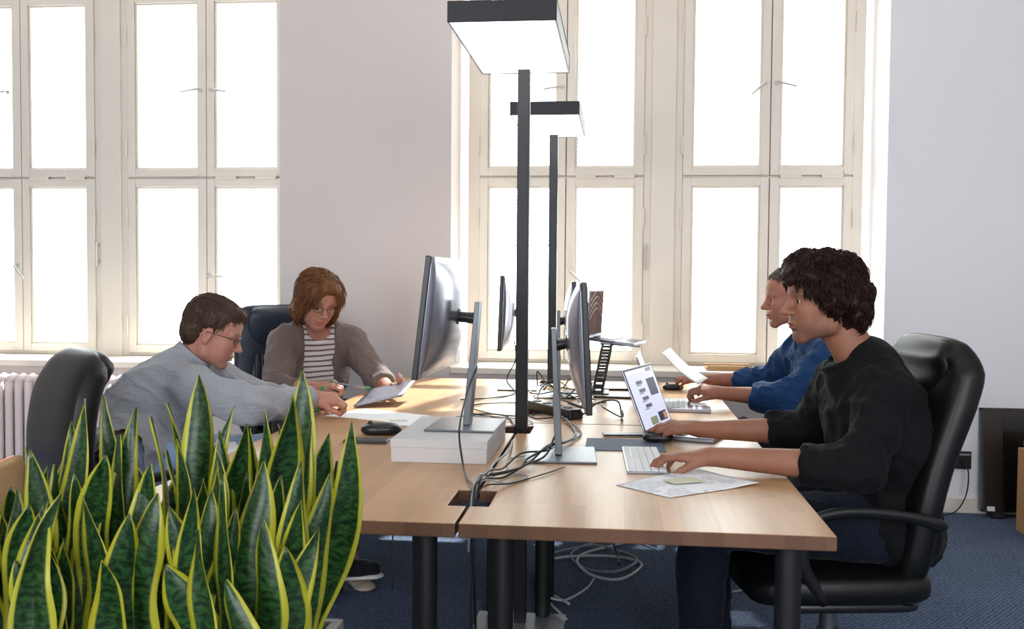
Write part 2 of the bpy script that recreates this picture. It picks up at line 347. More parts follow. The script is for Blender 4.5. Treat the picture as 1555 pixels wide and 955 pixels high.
def sash(parent, x0, x1, z0, z1, y=YF-.045, st=.052, th=.05, handle=None, hinge=None):
    mb = MB(); mb.box(x0, x0+st, y, y+th, z0, z1).box(x1-st, x1, y, y+th, z0, z1).box(x0+st, x1-st, y, y+th, z0, z0+st).box(x0+st, x1-st, y, y+th, z1-st, z1)
    b = .012   # inner glazing bead
    xa, xb, za, zb = x0+st, x1-st, z0+st, z1-st
    mb.box(xa, xa+b, y+.012, y+th-.005, za, zb).box(xb-b, xb, y+.012, y+th-.005, za, zb).box(xa+b, xb-b, y+.012, y+th-.005, za, za+b).box(xa+b, xb-b, y+.012, y+th-.005, zb-b, zb)
    s = mb.build('sash', M['frame'], parent, bevel=.004)
    MB().box(xa, xb, y+.028, y+.032, za, zb).build('glass_pane', M['glass'], s)
    if handle:
        hx, hz, ang = handle
        h = MB(); h.lathe([(.0, -.004), (.014, -.004), (.014, .006), (.0, .006)], n=12)
        hm = MB(); Mx = Matrix.Translation((hx, y-.004, hz)) @ Matrix.Rotation(R(90), 4, 'X')
        h.v = [tuple(Mx @ Vector(v)) for v in h.v]
        d = Vector((math.cos(R(ang)), 0, math.sin(R(ang))))
        h.tube([(hx, y, hz), (hx, y-.045, hz)], .006, 8)
        h.tube([(hx, y-.045, hz), Vector((hx, y-.05, hz))+d*.115], [.008, .006], 8)
        h.build('window_handle', M['handle'], s, smooth=40)
    if hinge is not None:
        for hz in (z0+(z1-z0)*.16, z0+(z1-z0)*.78):
            MB().cyl((hinge, y-.008, hz-.06), (hinge, y-.008, hz+.06), .007, n=10).build('hinge', M['frame'], s, smooth=40)
    return s
def window(name, cols, posts, handles):
    w = empty(name, (0, 0, 0), kind='structure')
    x0, x1 = posts[0][0], posts[-1][1]
    fb = MB()
    for a, b in posts: fb.box(a, b, YF-.03, YF+.07, ZS, ZT)
    fb.box(x0, x1, YF-.03, YF+.07, ZT-.06, ZT)
    fb.box(x0, x1, YF-.02, YF+.07, ZS, ZS+.02)
    fb.box(x0, x1, YF-.015, YF+.05, 1.915, 1.965)
    for (p, q_, _), (r_, s_, _) in zip(cols[::2], cols[1::2]): fb.box((q_+r_)/2-.02, (q_+r_)/2+.02, YF-.004, YF+.06, ZS+.02, ZT-.06)
    for a, b in posts[1:-1]: fb.box(a+.045, b-.045, YF-.05, YF-.03, ZS, ZT)  # raised cover strip
    fb.build('frame', M['frame'], w, bevel=.004)
    for i, (a, b, hg) in enumerate(cols):
        sash(w, a, b, ZS+.02, 1.931, handle=handles.get((i, 0)), hinge=hg)
        sash(w, a, b, 1.944, ZT-.055, handle=handles.get((i, 1)), hinge=hg)
    # brass-painted stay bar pivots on the transom
    for i, (a, b, hg) in enumerate(cols):
        if i % 2 == 1:
            for k in (.12, .62): MB().box(a+(b-a)*k, a+(b-a)*(k+.26), YF-.062, YF-.046, 1.925, 1.945).build('transom_hinge', M['frame'], w, bevel=.003)
    return w
c1 = [(-4.82, -4.40, -4.82), (-4.40, -3.98+.0, None), (-3.945, -3.425, -3.425), (-3.195, -2.665, -3.2), (-2.655, -2.13, None)]
c1 = [(-4.45, -3.935, None), (-3.93, -3.425, -3.422), (-3.195, -2.662, -3.2), (-2.658, -2.13, None)]
window('window_1', c1, [(W1[0], -4.45), (-3.425, -3.195), (-2.13, W1[1]+.02)],
       {(0, 1): (-4.02, 2.50, 195), (0, 0): (-3.965, 1.36, -50), (2, 1): (-2.70, 2.50, 190), (3, 1): (-2.62, 2.50, -10), (3, 0): (-2.64, 1.305, -3)})
c2 = [(-.875, -.335, -.88), (-.33, .147, .15), (.385, .905, .38), (.91, 1.40, 1.405)]
window('window_2', c2, [(W2[0]+.04, -.875), (.147, .385), (1.40, W2[1]-.04)],
       {(0, 1): (-.36, 2.49, 190), (2, 1): (.87, 2.50, 222), (3, 1): (.94, 2.50, -15), (3, 0): (.93, 1.34, -60), (1, 0): (-.30, 1.35, -45)})
def lever(x, z):   # espagnolette bar on the post
    return MB().tube([(x, YF-.07, z+.16), (x, YF-.07, z)], .006, 8).box(x-.008, x+.008, YF-.07, YF-.04, z+.13, z+.15).box(x-.008, x+.008, YF-.07, YF-.04, z+.02, z+.04)
for x, par in ((-3.40, 'window_1'), (.165, 'window_2')):
    lever(x, 1.36).build('stay_bar', M['handle'], bpy.data.objects[par], smooth=40)
# venetian blinds hanging between the two window layers
def blind(x0, x1, ztop, zbot, step, label, tilt=12, group=None):
    y = YF+.14
    b = empty('venetian_blind', ((x0+x1)/2, y, zbot), 0, label, 'blind', group)
    hw = (x1-x0)/2; mb = MB(); T = Matrix.Rotation(R(tilt), 4, 'X')
    mb.box(-hw, hw, -.0125, 0, -.0006, .0006, T); mb.box(-hw, hw, 0, .0125, -.0016, -.0004, T)
    me = mb.mesh('slat'); n = int((ztop-zbot)/step)
    for i in range(1, n+1):
        o = link('slat', me, M['slat'], b); o.location = (0, 0, i*step)
    MB().box(-hw, hw, -.012, .012, -.012, .006).build('bottom_rail', M['frame'], b, bevel=.002)
    MB().box(-hw, hw, -.016, .016, ztop-zbot, ztop-zbot+.035).build('head_rail', M['frame'], b, bevel=.002)
    for k in (-.62, .62): MB().cyl((k*hw, -.014, 0), (k*hw, -.014, ztop-zbot), .001, n=6).build('ladder_cord', M['cablew'], b)
blind(-3.91, -3.45, 3.12, 3.0, .014, 'raised white venetian blind bunched at the top of the left window, leftmost in view')
blind(-3.17, -2.69, 3.12, 3.0, .014, 'raised white venetian blind at the top of the pane left of the man in grey')
blind(-2.64, -2.16, 3.12, 3.0, .014, 'raised white venetian blind in the pane beside the pinkish wall')
blind(-.85, -.36, 3.12, 1.52, .024, 'white venetian blind half lowered behind the lamp posts', tilt=40)
blind(-.31, .12, 3.12, 1.52, .024, 'white venetian blind half lowered right of the lamp posts, bottom rail at mid pane', tilt=40)
blind(.41, .88, 3.12, .93, .03, 'white venetian blind lowered almost to the sill behind the papers')
blind(.93, 1.38, 3.12, 1.2, .026, 'white venetian blind rightmost in the right window, above the two men')

# radiator under the left window
rd = empty('radiator', (-3.9, 5.55, 0), 0, 'white column radiator under the left window', 'radiator')
for k in range(24):
    x = -3.9+k*.062-.3
    mb = MB()
    for dy in (-.05, .05): mb.tube(catmull([(x, 5.62+dy, .12), (x, 5.62+dy, .4), (x, 5.62+dy, .66)], 3), .0235, 10)
    mb.tube([(x, 5.56, .66), (x, 5.62, .685), (x, 5.68, .66)], .024, 10); mb.tube([(x, 5.57, .12), (x, 5.67, .12)], .024, 10)
    o = mb.build('column', M['radi'], None, smooth=True); o.parent = rd; o.location = (3.9, -5.55, 0)
o = MB().cyl((-4.25, 5.62, .16), (-2.7, 5.62, .16), .018).cyl((-4.25, 5.62, .62), (-2.7, 5.62, .62), .018).build('pipe', M['radi'], rd, smooth=40); o.location = (3.9, -5.55, 0)

# ------------------------------------------------------------------ desks
TZ, TH = .74, .034
def desk(y0, y1, x0, x1, holes, side, label):
    """side: +1 the notched edge is x1, -1 it is x0"""
    d = empty('desk', ((x0+x1)/2, (y0+y1)/2, 0), 0, label, 'desk', 'beech desks pushed together')
    cx, cy = d.location.x, d.location.y
    e = x1 if side > 0 else x0; nd = -.048*side
    pts = []
    for h0, h1 in holes: pts += [(e, h0), (e+nd, h0), (e+nd, h1), (e, h1)]
    o_ = x0 if side > 0 else x1
    poly = [(o_, y0), (e, y0)]+pts+[(e, y1), (o_, y1)]
    if side < 0: poly = poly[::-1]
    poly = [(x-cx, y-cy) for x, y in poly]
    top = MB().prism(poly, TZ-TH, TZ).build('tabletop', M['wood'], d, bevel=.003)
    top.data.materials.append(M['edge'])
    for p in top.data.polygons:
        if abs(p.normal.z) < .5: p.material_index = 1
    for lx in (x0+.09, x1-.09):
        for ly in (y0+.10, y1-.10):
            lg = MB().cyl((lx-cx, ly-cy, .02), (lx-cx, ly-cy, TZ-TH), .031, n=24).build('leg', M['black'], d, smooth=40)
            MB().cyl((lx-cx, ly-cy, 0), (lx-cx, ly-cy, .025), .026, n=16).build('foot', M['rub'], lg, smooth=40)
    fr = MB()
    for lx in (x0+.09, x1-.09): fr.box(lx-cx-.015, lx-cx+.015, y0+.1-cy, y1-.1-cy, TZ-TH-.03, TZ-TH)
    fr.box(x0+.09-cx, x1-.09-cx, -.015, .015, TZ-TH-.035, TZ-TH)
    fr.build('frame', M['black'], d)
    return d
hn = [(2.44, 2.62), (3.60, 3.78)]; hf = [(4.10, 4.24), (5.30, 5.46)]
desk(2.262, 3.862, -.366, .496, hn, -1, 'nearest right beech desk in front of the man in the black sweater')
desk(2.262, 3.862, -1.244, -.374, hn, 1, 'near left beech desk beside the snake plants, with the white box on it')
desk(3.874, 5.474, -.366, .496, hf, -1, 'far right beech desk, at the man in the blue shirt')
desk(3.874, 5.474, -1.244, -.374, hf, 1, 'far left beech desk by the woman with the tablet')

# ------------------------------------------------------------------ floor lamps
def lamp(x, y0, y1, yp, z, label):
    L = empty('floor_lamp', (x, yp, 0), 0, label, 'lamp', 'tall black office lamps')
    w = .165
    MB().box(-.17, .17, -.10, .10, 0, .008).build('base_plate', M['plate'], L, bevel=.002)
    MB().box(-.0225, .0225, -.0225, .0225, .008, z+.01).build('pole', M['blackm'], L, bevel=.003)
    h = MB(); a, b = y0-yp, y1-yp; t = .006; zt = z+.064
    h.box(-w, w, a, a+t, z, zt).box(-w, w, b-t, b, z, zt).box(-w, -w+t, a+t, b-t, z, zt).box(w-t, w, a+t, b-t, z, zt)
    h.box(-.05, .05, a+t, b-t, zt-.012, zt)
    hd = h.build('head', M['blackm'], L, bevel=.002)
    MB().box(-w+t, w-t, a+t, b-t, z+.003, z+.008).build('diffuser', M['lamp'], hd)
    MB().box(-w+t, -.05, a+t, b-t, zt-.03, zt-.025).box(.05, w-t, a+t, b-t, zt-.03, zt-.025).build('uplight_panel', M['lampup'], hd)
lamp(-.357, 2.965, 3.74, 3.69, 2.08, 'near tall black floor lamp with flat rectangular head, seen from below')
lamp(-.357, 4.69, 5.45, 5.385, 2.08, 'farther tall black floor lamp behind the near one, smaller in view')

# ------------------------------------------------------------------ monitors
def monitor(px, py, zb, W_, H_, cz, tilt, face, yaw, label, lean=0, gap=.075, dark=False):
    """face: local +X points to the screen side; stand at (px,py) standing on height zb; cz = centre height of the screen"""
    ang = (0 if face > 0 else math.pi)+yaw
    m_ = empty('monitor', (px, py, zb), ang, label, 'monitor', 'desktop monitors on the desks')
    c = cz-zb
    T = Matrix.Translation((gap, 0, c)) @ Matrix.Rotation(R(-tilt), 4, 'Y')
    pan = MB(); pan.box(-.004, .014, -W_/2, W_/2, -H_/2, H_/2, T)
    p = pan.build('screen_panel', M['plastic'], m_, bevel=.003)
    bk = MB()
    N = 14; vs = []; fs = []
    for i in range(N+1):
        for j in range(N+1):
            u = i/N*2-1; v = j/N*2-1
            dpt = .045*(1-abs(u)**2.6)*(1-abs(v)**3)
            vs.append(T @ Vector((-.004-dpt, u*W_/2*.985, v*H_/2*.985)))
    for i in range(N):
        for j in range(N): fs.append((i*(N+1)+j, (i+1)*(N+1)+j, (i+1)*(N+1)+j+1, i*(N+1)+j+1))
    bk.add(vs, fs)
    b = bk.build('back_shell', M['silver'], m_, smooth=True)
    bm_ = b.modifiers.new('s', 'SOLIDIFY'); bm_.thickness = .003
    MB().box(.0142, .0150, -W_/2+.012, W_/2-.012, -H_/2+.014, H_/2-.012, T).build('display', M['screen'], p)
    hk = MB(); hk.tube([T @ Vector((-.03, 0, 0)), T @ Vector((-.055, 0, 0))], [.036, .026], 12); hk.tube([T @ Vector((-.05, 0, 0)), (lean, 0, c-.012)], [.017, .020], 10)
    hk.build('hinge_neck', M['plastic'], m_, smooth=40)
    st = MB(); w = .032
    top = c+.045
    vs = []
    for z, dx, t in ((.008, 0, .011), (top*.45, lean*.45, .012), (top*.5, lean*.5, .009), (top, lean, .008)):
        for sx, sy in ((-1, -1), (1, -1), (1, 1), (-1, 1)): vs.append((dx+sx*t, sy*w, z))
    fs = [(0, 1, 2, 3), (12, 13, 14, 15)]+[(4*k+i, 4*k+(i+1) % 4, 4*k+4+(i+1) % 4, 4*k+4+i) for k in range(3) for i in range(4)]
    st.add(vs, fs).build('stand_post', M['alu'], m_, bevel=.002)
    MB().box(-.11, .12, -.14, .14, 0, .007).build('stand_base', M['alu'] if not dark else M['plastic'], m_, bevel=.003)
    return m_
bx = empty('box', (-.545, 3.235, TZ), 0, 'flat white cardboard box under the left near monitor', 'box')
MB().box(-.150, .150, -.25, .25, 0, .058).build('box_body', M['white'], bx, bevel=.002)
MB().box(-.152, .152, -.252, .252, .046, .072).build('lid', M['white'], bx, bevel=.002)
monitor(-.50, 3.28, TZ+.072, .63, .385, 1.187, 6.5, -1, R(-1.5), 'large monitor on the white box at left, silver back towards us', lean=-.035, gap=.085)
monitor(-.185, 3.17, TZ, .62, .388, 1.108, 3, 1, R(3), 'near right monitor on silver stand, seen edge-on', lean=-.02, gap=.075)
monitor(-.485, 5.06, TZ, .56, .37, 1.135, 2, -1, R(2), 'far left monitor seen edge-on beside the lamp post', gap=.09, dark=True)
monitor(-.285, 4.78, TZ, .60, .37, 1.11, 3, 1, R(2), 'rear right monitor mostly hidden behind the near right one', gap=.08)

# ------------------------------------------------------------------ laptops
def laptop(hA, hB, depth, tilt_top, label, body, key, lid, group=None, disp=None):
    """hA, hB hinge ends (near, far) on the table; base goes to local +x; tilt_top: lid vector"""
    hA, hB = Vector(hA), Vector(hB); w = (hB-hA).length; y = (hB-hA).normalized(); x = y.cross(Vector((0, 0, 1)))
    L = empty('laptop', (hA+hB)/2, math.atan2(x.y, x.x), label, 'laptop', group)
    # local: +x away from the hinge toward the user, y along the hinge
    b = MB().box(0, depth, -w/2, w/2, 0, .016).build('base', body, L, bevel=.003)
    MB().box(.02, depth*.58, -w/2+.02, w/2-.02, .0158, .0168).build('keyboard_well', key[0], b)
    ky = MB(); nx, ny = 5, 14
    for i in range(nx):
        for j in range(ny):
            kx = .024+i*(depth*.58-.03)/nx; kyy = -w/2+.025+j*(w-.05)/ny
            ky.box(kx, kx+(depth*.58-.03)/nx-.003, kyy, kyy+(w-.05)/ny-.003, .0168, .019)
    ko = ky.build('keys', key[1], b); ko['kind'] = 'stuff'
    MB().box(depth*.64, depth*.94, -.05, .05, .0158, .0165).build('touchpad', key[0], b)
    T = Matrix.Translation((-.002, 0, .014)) @ Matrix.Rotation(R(tilt_top-90), 4, 'Y')
    # lid local: x up along the lid after rotation
    T = Matrix.Translation((-.002, 0, .014)) @ Matrix.Rotation(-R(tilt_top), 4, 'Y')
    l_ = MB().box(-.005, .001, -w/2, w/2, 0, depth*1.0, T).build('lid', lid, L, bevel=.002)
    MB().box(.001, .0018, -w/2+.004, w/2-.004, .006, depth-.005, T).build('bezel', M['plastic'], l_)
    if disp: disp(l_, T, w, depth)
    return L
def em(name, col, s):
    return pm(name, tuple(x*.1 for x in col), .3, var=0, emit=col, es=s)
E_scr = em('lit_display', (.62, .64, .78), .9); E_dk = em('display_dark', (.03, .04, .08), .6); E_tx = em('display_text', (.12, .12, .18), .6); E_or = em('display_orange', (.75, .35, .12), .6)
E_gn = em('display_green', (.35, .4, .25), .5); E_br = em('display_bar', (.8, .8, .86), .9)
def dispA(l_, T, w, d):
    def q(nm, u0, u1, v0, v1, mt, o=.0026):   # u: 0 left .. 1 right as read by the user, v up
        ww = w-.024; dd = d-.022
        # user looks to -x : left hand is -y (near camera)
        y0, y1 = -ww/2+u0*ww, -ww/2+u1*ww
        MB().box(.0018, o, y0, y1, .012+v0*dd, .012+v1*dd, T).build(nm, mt, l_)
    q('display', 0, 1, 0, 1, E_scr, .0022)
    q('title_bar', 0, 1, .93, 1, E_br); q('window_button', .72, .93, .925, .985, E_dk)
    q('picture', .62, .92, .50, .80, E_dk); q('thumbnail', .30, .55, .03, .16, E_gn); q('thumbnail', .62, .92, .04, .20, E_dk); q('thumbnail', .80, .90, .06, .17, E_or, .003)
    for k, v in enumerate((.74, .60, .46, .33)):
        q('text_block', .24+.02*k, .46+.02*k, v, v+.06, E_tx); q('text_line', .24, .40, v-.025, v-.01, E_tx)
laptop((.105, 3.56, TZ), (.218, 3.89, TZ), .245, 22, 'silver laptop with lit screen in front of the man in the black sweater', M['silver'], (M['plastic'], M['plastic']), M['silver'], disp=dispA)
laptop((.165, 4.27, TZ), (.185, 4.63, TZ), .235, 20, 'silver laptop in front of the man in the blue shirt', M['silver'], (M['paper'], M['cableg']), M['silver'])
# raised laptop with brown picture
def dispC(l_, T, w, d):
    pic = wood_mat('brown_picture', '4a2a22', '8a5e55', .03, .05, .85)
    MB().box(.0018, .0026, -w/2+.01, w/2-.01, .012, d-.01, T).build('display', pic, l_)
    for r in (.06, .09, .12, .15):
        MB().tube([T @ Vector((.003, -w/2+.02+(w-.04)*k/10, .03+r+.05*math.sin(k/10*3.1))) for k in range(11)], .0015, 4).build('picture_arc', M['radi'], l_)
st = empty('laptop_stand', (-.10, 4.98, TZ), 0, 'black perforated folding stand lifting the raised laptop', 'stand')
for dy in (-.10, .10):
    mb = MB()
    for k in range(8):   # rungs round the holes
        z = .01+k*.032; mb.box(-.02+.006*k, .028+.006*k, dy-.004, dy+.004, z-.006, z+.006)
    mb.tube([(-.02, dy, 0), (.028, dy, .25)], .006, 6); mb.tube([(.024, dy, 0), (.072, dy, .25)], .006, 6)
    mb.build('side_plate', M['plastic'], st)
MB().box(-.02, .06, -.13, .13, 0, .006).box(-.0, .20, -.13, .13, .246, .25, Matrix.Rotation(R(3), 4, 'Y')).build('shelf', M['plastic'], st, bevel=.002)
L3 = laptop((-.15, 4.86, 1.005), (-.085, 5.13, 1.005), .235, 3, 'raised open laptop showing a brown picture, on a black stand', M['silver'], (M['plastic'], M['plastic']), M['silver'], disp=dispC)
L3.rotation_euler = (0, R(6), L3.rotation_euler.z)

# ------------------------------------------------------------------ small desk things
def thing(name, mb, mat, label, cat, group=None, **k):
    return tag(mb.build(name, mat, None, **k), label, cat, group)
def slab_on(pts, z, t): return MB().prism(pts, z, z+t)
def rect(cx, cy, w, h, a):
    c, s = math.cos(a), math.sin(a)
    return [(cx+c*x-s*y, cy+s*x+c*y) for x, y in ((-w/2, -h/2), (w/2, -h/2), (w/2, h/2), (-w/2, h/2))]
thing('desk_pad', slab_on(rect(0.03, 3.40, .27, .24, .0), TZ, .003), M['pad'], 'blue-grey desk pad under the mouse near the laptop', 'pad')
thing('slim_folder', slab_on(rect(.03, 3.60, .16, .05, .15), TZ+.0035, .006), M['plastic'], 'thin dark case lying beside the lit laptop', 'case', bevel=.001)
# keyboard
kb = empty('keyboard', (.085, 3.12, TZ), R(2), 'slim white keyboard under the left hand of the man in black', 'keyboard')
MB().box(-.06, .06, -.21, .21, .0, .008).build('keyboard_body', M['silver'], kb, bevel=.002)
for i in range(5):
    for j in range(14):
        if i == 4 and 4 <= j <= 8:
            if j == 4: MB().box(-.055+i*.0225, -.035+i*.0225, -.205+4*.0293, -.205+9*.0293-.003, .008, .0105).build('key', M['paper'], kb)
            continue
        if i == 0 and j == 0:
            key_me = MB().box(-.0098, .0098, -.013, .013, .008, .0105).mesh('key')
        o = link('key', key_me, M['paper'], kb); o.location = (-.045+i*.0225, -.191+j*.0293, 0)
def mouse(loc, rz, label, mat=M['plastic'], s=1):
    m_ = empty('computer_mouse', loc, rz, label, 'mouse', 'black computer mice')
    MB().super((0, 0, .014*s), (.055*s, .031*s, .018*s), e1=.8, e2=.8, nu=12, nv=20, warp=lambda v: Vector((v.x, v.y, max(v.z, -.012*s)))).build('shell', mat, m_, smooth=True)
    MB().cyl((-.03*s, -.004, .030*s), (-.03*s, .004, .030*s), .007*s, n=12).build('scroll_wheel', M['rub'], m_, smooth=40)
mouse((.145, 3.475, TZ+.004), 0, 'black mouse under the right hand of the man in black')
mouse((.285, 5.12, TZ), R(5), 'black mouse under the hand of the man in blue')
mouse((-.85, 3.50, TZ), R(12), 'black mouse lying left of the white box', s=1.35)
thing('phone', slab_on(rect(-.86, 3.33, .15, .075, .05), TZ, .011), M['plastic'], 'black slab phone lying beside the white box', 'phone', bevel=.002)
thing('paper_sheet', slab_on([(-1.19, 3.93), (-.86, 3.79), (-.76, 3.99), (-1.08, 4.16)], TZ, .001), M['paper'], 'white sheet of paper on the left desk below the tablet', 'paper')
thing('paper_sheet', slab_on([(-.93, 3.74), (-.78, 3.70), (-.66, 3.93), (-.80, 3.98)], TZ+.001, .001), M['paper'], 'second white sheet overlapping it behind the white box', 'paper')
thing('sticky_note', slab_on(rect(-.86, 3.82, .07, .04, .3), TZ+.0025, .001), M['post'], 'yellow note strip on the sheet of paper at left', 'note')
# drawings under the near arm
dp = empty('drawing_sheet', (.2, 2.8, TZ), 0, 'wrinkled paper plan under the near forearm of the man in black', 'paper')
N = 16; vs = []; fs = []
for i in range(N+1):
    for j in range(N+1):
        u, v = i/N, j/N
        p = Vector((.02, 2.70)).lerp(Vector((.13, 2.625)), 0)
        a = Vector((.0, 2.74)).lerp(Vector((.14, 2.60)), v); b = Vector((.24, 3.02)).lerp(Vector((.40, 2.80)), v)
        q = a.lerp(b, u)
        z = .002+.006*max(0, math.sin(u*5+v*3))*u*v+.003*abs(math.sin(v*6-u*2))*(u*(1-u))
        vs.append((q.x-.2, q.y-2.8, z))
for i in range(N):
    for j in range(N): fs.append((i*(N+1)+j, (i+1)*(N+1)+j, (i+1)*(N+1)+j+1, i*(N+1)+j+1))
def drawing_mat():
    m, n, l, b = nt('printed_plan'); tc = n.new('ShaderNodeTexCoord'); mp = n.new('ShaderNodeMapping'); l.new(tc.outputs['Object'], mp.inputs[0]); mp.inputs['Rotation'].default_value = (0, 0, .8)
    br = n.new('ShaderNodeTexBrick'); br.inputs['Scale'].default_value = 14; br.inputs['Color1'].default_value = (.86, .86, .88, 1); br.inputs['Color2'].default_value = (.7, .72, .78, 1); br.inputs['Mortar'].default_value = (.35, .36, .4, 1); br.inputs['Mortar Size'].default_value = .012
    l.new(mp.outputs[0], br.inputs['Vector']); nz = n.new('ShaderNodeTexNoise'); nz.inputs['Scale'].default_value = 9; l.new(tc.outputs['Object'], nz.inputs['Vector'])
    g = math_(n, l, 'GREATER_THAN', nz.outputs['Fac'], .5); mx = n.new('ShaderNodeMix'); mx.data_type = 'RGBA'; l.new(g, mx.inputs['Factor']); l.new(br.outputs['Color'], mx.inputs['A']); mx.inputs['B'].default_value = (.86, .87, .9, 1)
    l.new(mx.outputs['Result'], b.inputs['Base Color']); b.inputs['Roughness'].default_value = .7; return m
so_ = MB().add(vs, fs).build('sheet', drawing_mat(), dp, smooth=True); so_.modifiers.new('s', 'SOLIDIFY').thickness = .0008
thing('sticky_note', slab_on(rect(.19, 2.80, .10, .06, .5), TZ+.0065, .001), M['post'], 'pale green note on the plan under the near arm', 'note')
# sheet held by the man in blue
def quad_sheet(name, c, mat, label, cat, t=.0012, bend=.0):
    c = [Vector(p) for p in c]; N = 8; vs = []; fs = []
    nrm = (c[1]-c[0]).cross(c[3]-c[0]).normalized()
    for i in range(N+1):
        for j in range(N+1):
            u, v = i/N, j/N; vs.append(c[0].lerp(c[1], u).lerp(c[3].lerp(c[2], u), v)+nrm*bend*math.sin(math.pi*u))
    for i in range(N):
        for j in range(N): fs.append((i*(N+1)+j, (i+1)*(N+1)+j, (i+1)*(N+1)+j+1, i*(N+1)+j+1))
    o = tag(MB().add(vs, fs).build(name, mat, None, smooth=True), label, cat); o.modifiers.new('s', 'SOLIDIFY').thickness = t; return o
quad_sheet('paper_sheet', [(.36, 4.42, .845), (.195, 4.40, .985), (.245, 4.66, .99), (.42, 4.66, .85)], trans_mat('thin_paper', 'f4f4f4', .4), 'white sheet held up by the man in blue', 'paper', bend=.012)
# tablet of the woman
tb = quad_sheet('tablet', [(-1.135, 4.165, .752), (-.945, 4.27, .79), (-.935, 4.52, .835), (-1.12, 4.42, .797)], M['silver'], 'thin grey tablet held by the woman above the desk', 'tablet', t=.008)
# pens
thing('marker_pen', MB().tube([(-1.205, 3.895, .775), (-1.185, 3.885, .865)], .007, 10).tube([(-1.21, 3.898, .757), (-1.205, 3.895, .777)], [.004, .006], 10), M['green'], 'green marker in the hand of the man in grey', 'pen', smooth=40)
pn = empty('marker_pen', (-1.25, 4.38, .82), 0, 'silver pen with green ends in the hand of the woman', 'pen')
d_ = Vector((.14, -.04, -.012))
MB().tube([-d_*.2, d_*.9], .0045, 8).build('barrel', M['silver'], pn, smooth=40)
MB().tube([d_*.88, d_*1.02], .0075, 8).tube([-d_*.42, -d_*.2], .008, 8).build('cap', M['green'], pn, smooth=40)
thing('notebook', slab_on(rect(-1.50, 3.52, .20, .26, .5), .655, .012), M['paper'], 'white notebook on the lap of the man in grey', 'notebook', bevel=.001)
# power strip
ps = empty('power_strip', (-.27, 4.12, TZ), R(-54), 'dark grey power strip lying behind the near right monitor', 'power strip')
MB().box(-.18, .18, -.03, .03, 0, .042).build('housing', M['plastic'], ps, bevel=.006)
for k in range(4): MB().cyl((-.12+k*.08, 0, .042), (-.12+k*.08, 0, .0445), .019, n=16).build('socket', M['rub'], ps, smooth=40)
thing('power_adapter', slab_on(rect(-.2, 4.02, .12, .06, -.7), TZ+.0, .032), M['plastic'], 'black power adapter beside the power strip', 'adapter', bevel=.006)
for (cx, cy, w, h, a, lb) in ((-.02, 4.72, .18, .03, -.1, 'thin black remote lying behind the near right monitor'), (.0, 5.05, .16, .02, .1, 'slim black stylus case at the far right desk')):
    thing('remote', slab_on(rect(cx, cy, w, h, a), TZ, .01), M['plastic'], lb, 'remote', bevel=.002)
thing('wooden_tray', MB().box(.52, .78, 5.84, 6.0, ZS, ZS+.018).box(.52, .78, 5.84, 5.85, ZS+.018, ZS+.03).box(.52, .78, 5.99, 6.0, ZS+.018, ZS+.03), M['ply'], 'small wooden tray on the sill behind the man in blue', 'tray', bevel=.002)

# ------------------------------------------------------------------ cables
def cable(pts, r, mat, label, group='loose cables on the desks'):
    return tag(MB().tube(catmull(pts, 8), r*.78, 7).build('cable', mat, None, smooth=True), label, 'cable', group)
z = TZ+.005
cable([(-.46, 3.22, 1.02), (-.475, 3.12, .95), (-.47, 2.92, .86), (-.45, 2.86, .77), (-.42, 2.75, z), (-.385, 2.62, z+.01), (-.375, 2.55, .74), (-.37, 2.52, .55), (-.36, 2.5, .25), (-.33, 2.6, .02)], .004, M['cable'], 'black cable hanging from the left near monitor in front of the white box')
cable([(-.20, 3.20, .80), (-.22, 3.06, .76), (-.27, 2.92, z+.01), (-.32, 2.78, z), (-.36, 2.64, z+.02), (-.37, 2.54, .73), (-.36, 2.52, .4), (-.37, 2.6, .02)], .0045, M['cable'], 'black cable from the near right monitor into the near desk hole')
cable([(-.19, 3.42, z), (-.22, 3.12, z+.02), (-.29, 3.0, z+.03), (-.33, 2.85, z+.012), (-.355, 2.7, z+.03), (-.365, 2.56, .73), (-.375, 2.5, .35)], .004, M['cable'], 'second black cable looping over the first into the hole')
cable([(-.29, 3.12, z), (-.33, 3.0, z+.01), (-.31, 2.86, z), (-.25, 2.80, z), (-.30, 2.70, z), (-.36, 2.62, z+.02), (-.372, 2.53, .7)], .0028, M['cableg'], 'thin grey cable curling beside the near right stand')
cable([(-.36, 3.40, z), (-.345, 3.12, z+.012), (-.37, 2.95, z+.005), (-.36, 2.76, z+.012), (-.368, 2.62, z+.035), (-.375, 2.55, .74), (-.38, 2.52, .6)], .005, M['cableg'], 'grey cable running along the seam into the near hole')
cable([(-.155, 2.96, z), (-.2, 2.86, z), (-.29, 2.70, z), (-.35, 2.60, z+.012), (-.37, 2.53, .72)], .0025, M['cable'], 'thin dark wire crossing the right desk towards the hole')
cable([(-.62, 4.2, z), (-.50, 4.05, z), (-.36, 4.02, z), (-.30, 4.25, z), (-.42, 4.42, z), (-.62, 4.35, z), (-.62, 4.1, z), (-.45, 3.92, z)], .0035, M['cable'], 'black cable looped on the desk behind the white box')
cable([(-.66, 3.85, z), (-.60, 3.98, z), (-.38, 3.93, z), (-.33, 3.80, z), (-.45, 3.70, z), (-.62, 3.74, z)], .003, M['cableg'], 'grey cable loop behind the white box')
cable([(-.52, 4.95, 1.0), (-.51, 4.94, .9), (-.55, 4.9, .8), (-.5, 4.8, z), (-.58, 4.6, z), (-.72, 4.5, z)], .004, M['cable'], 'black cable drooping from the far left monitor')
cable([(-.1, 4.6, z), (-.2, 4.5, z+.04), (-.28, 4.3, z+.05), (-.2, 4.1, z+.05), (-.12, 4.25, z), (-.22, 4.45, z)], .004, M['cable'], 'black cable tangle on the power strip')
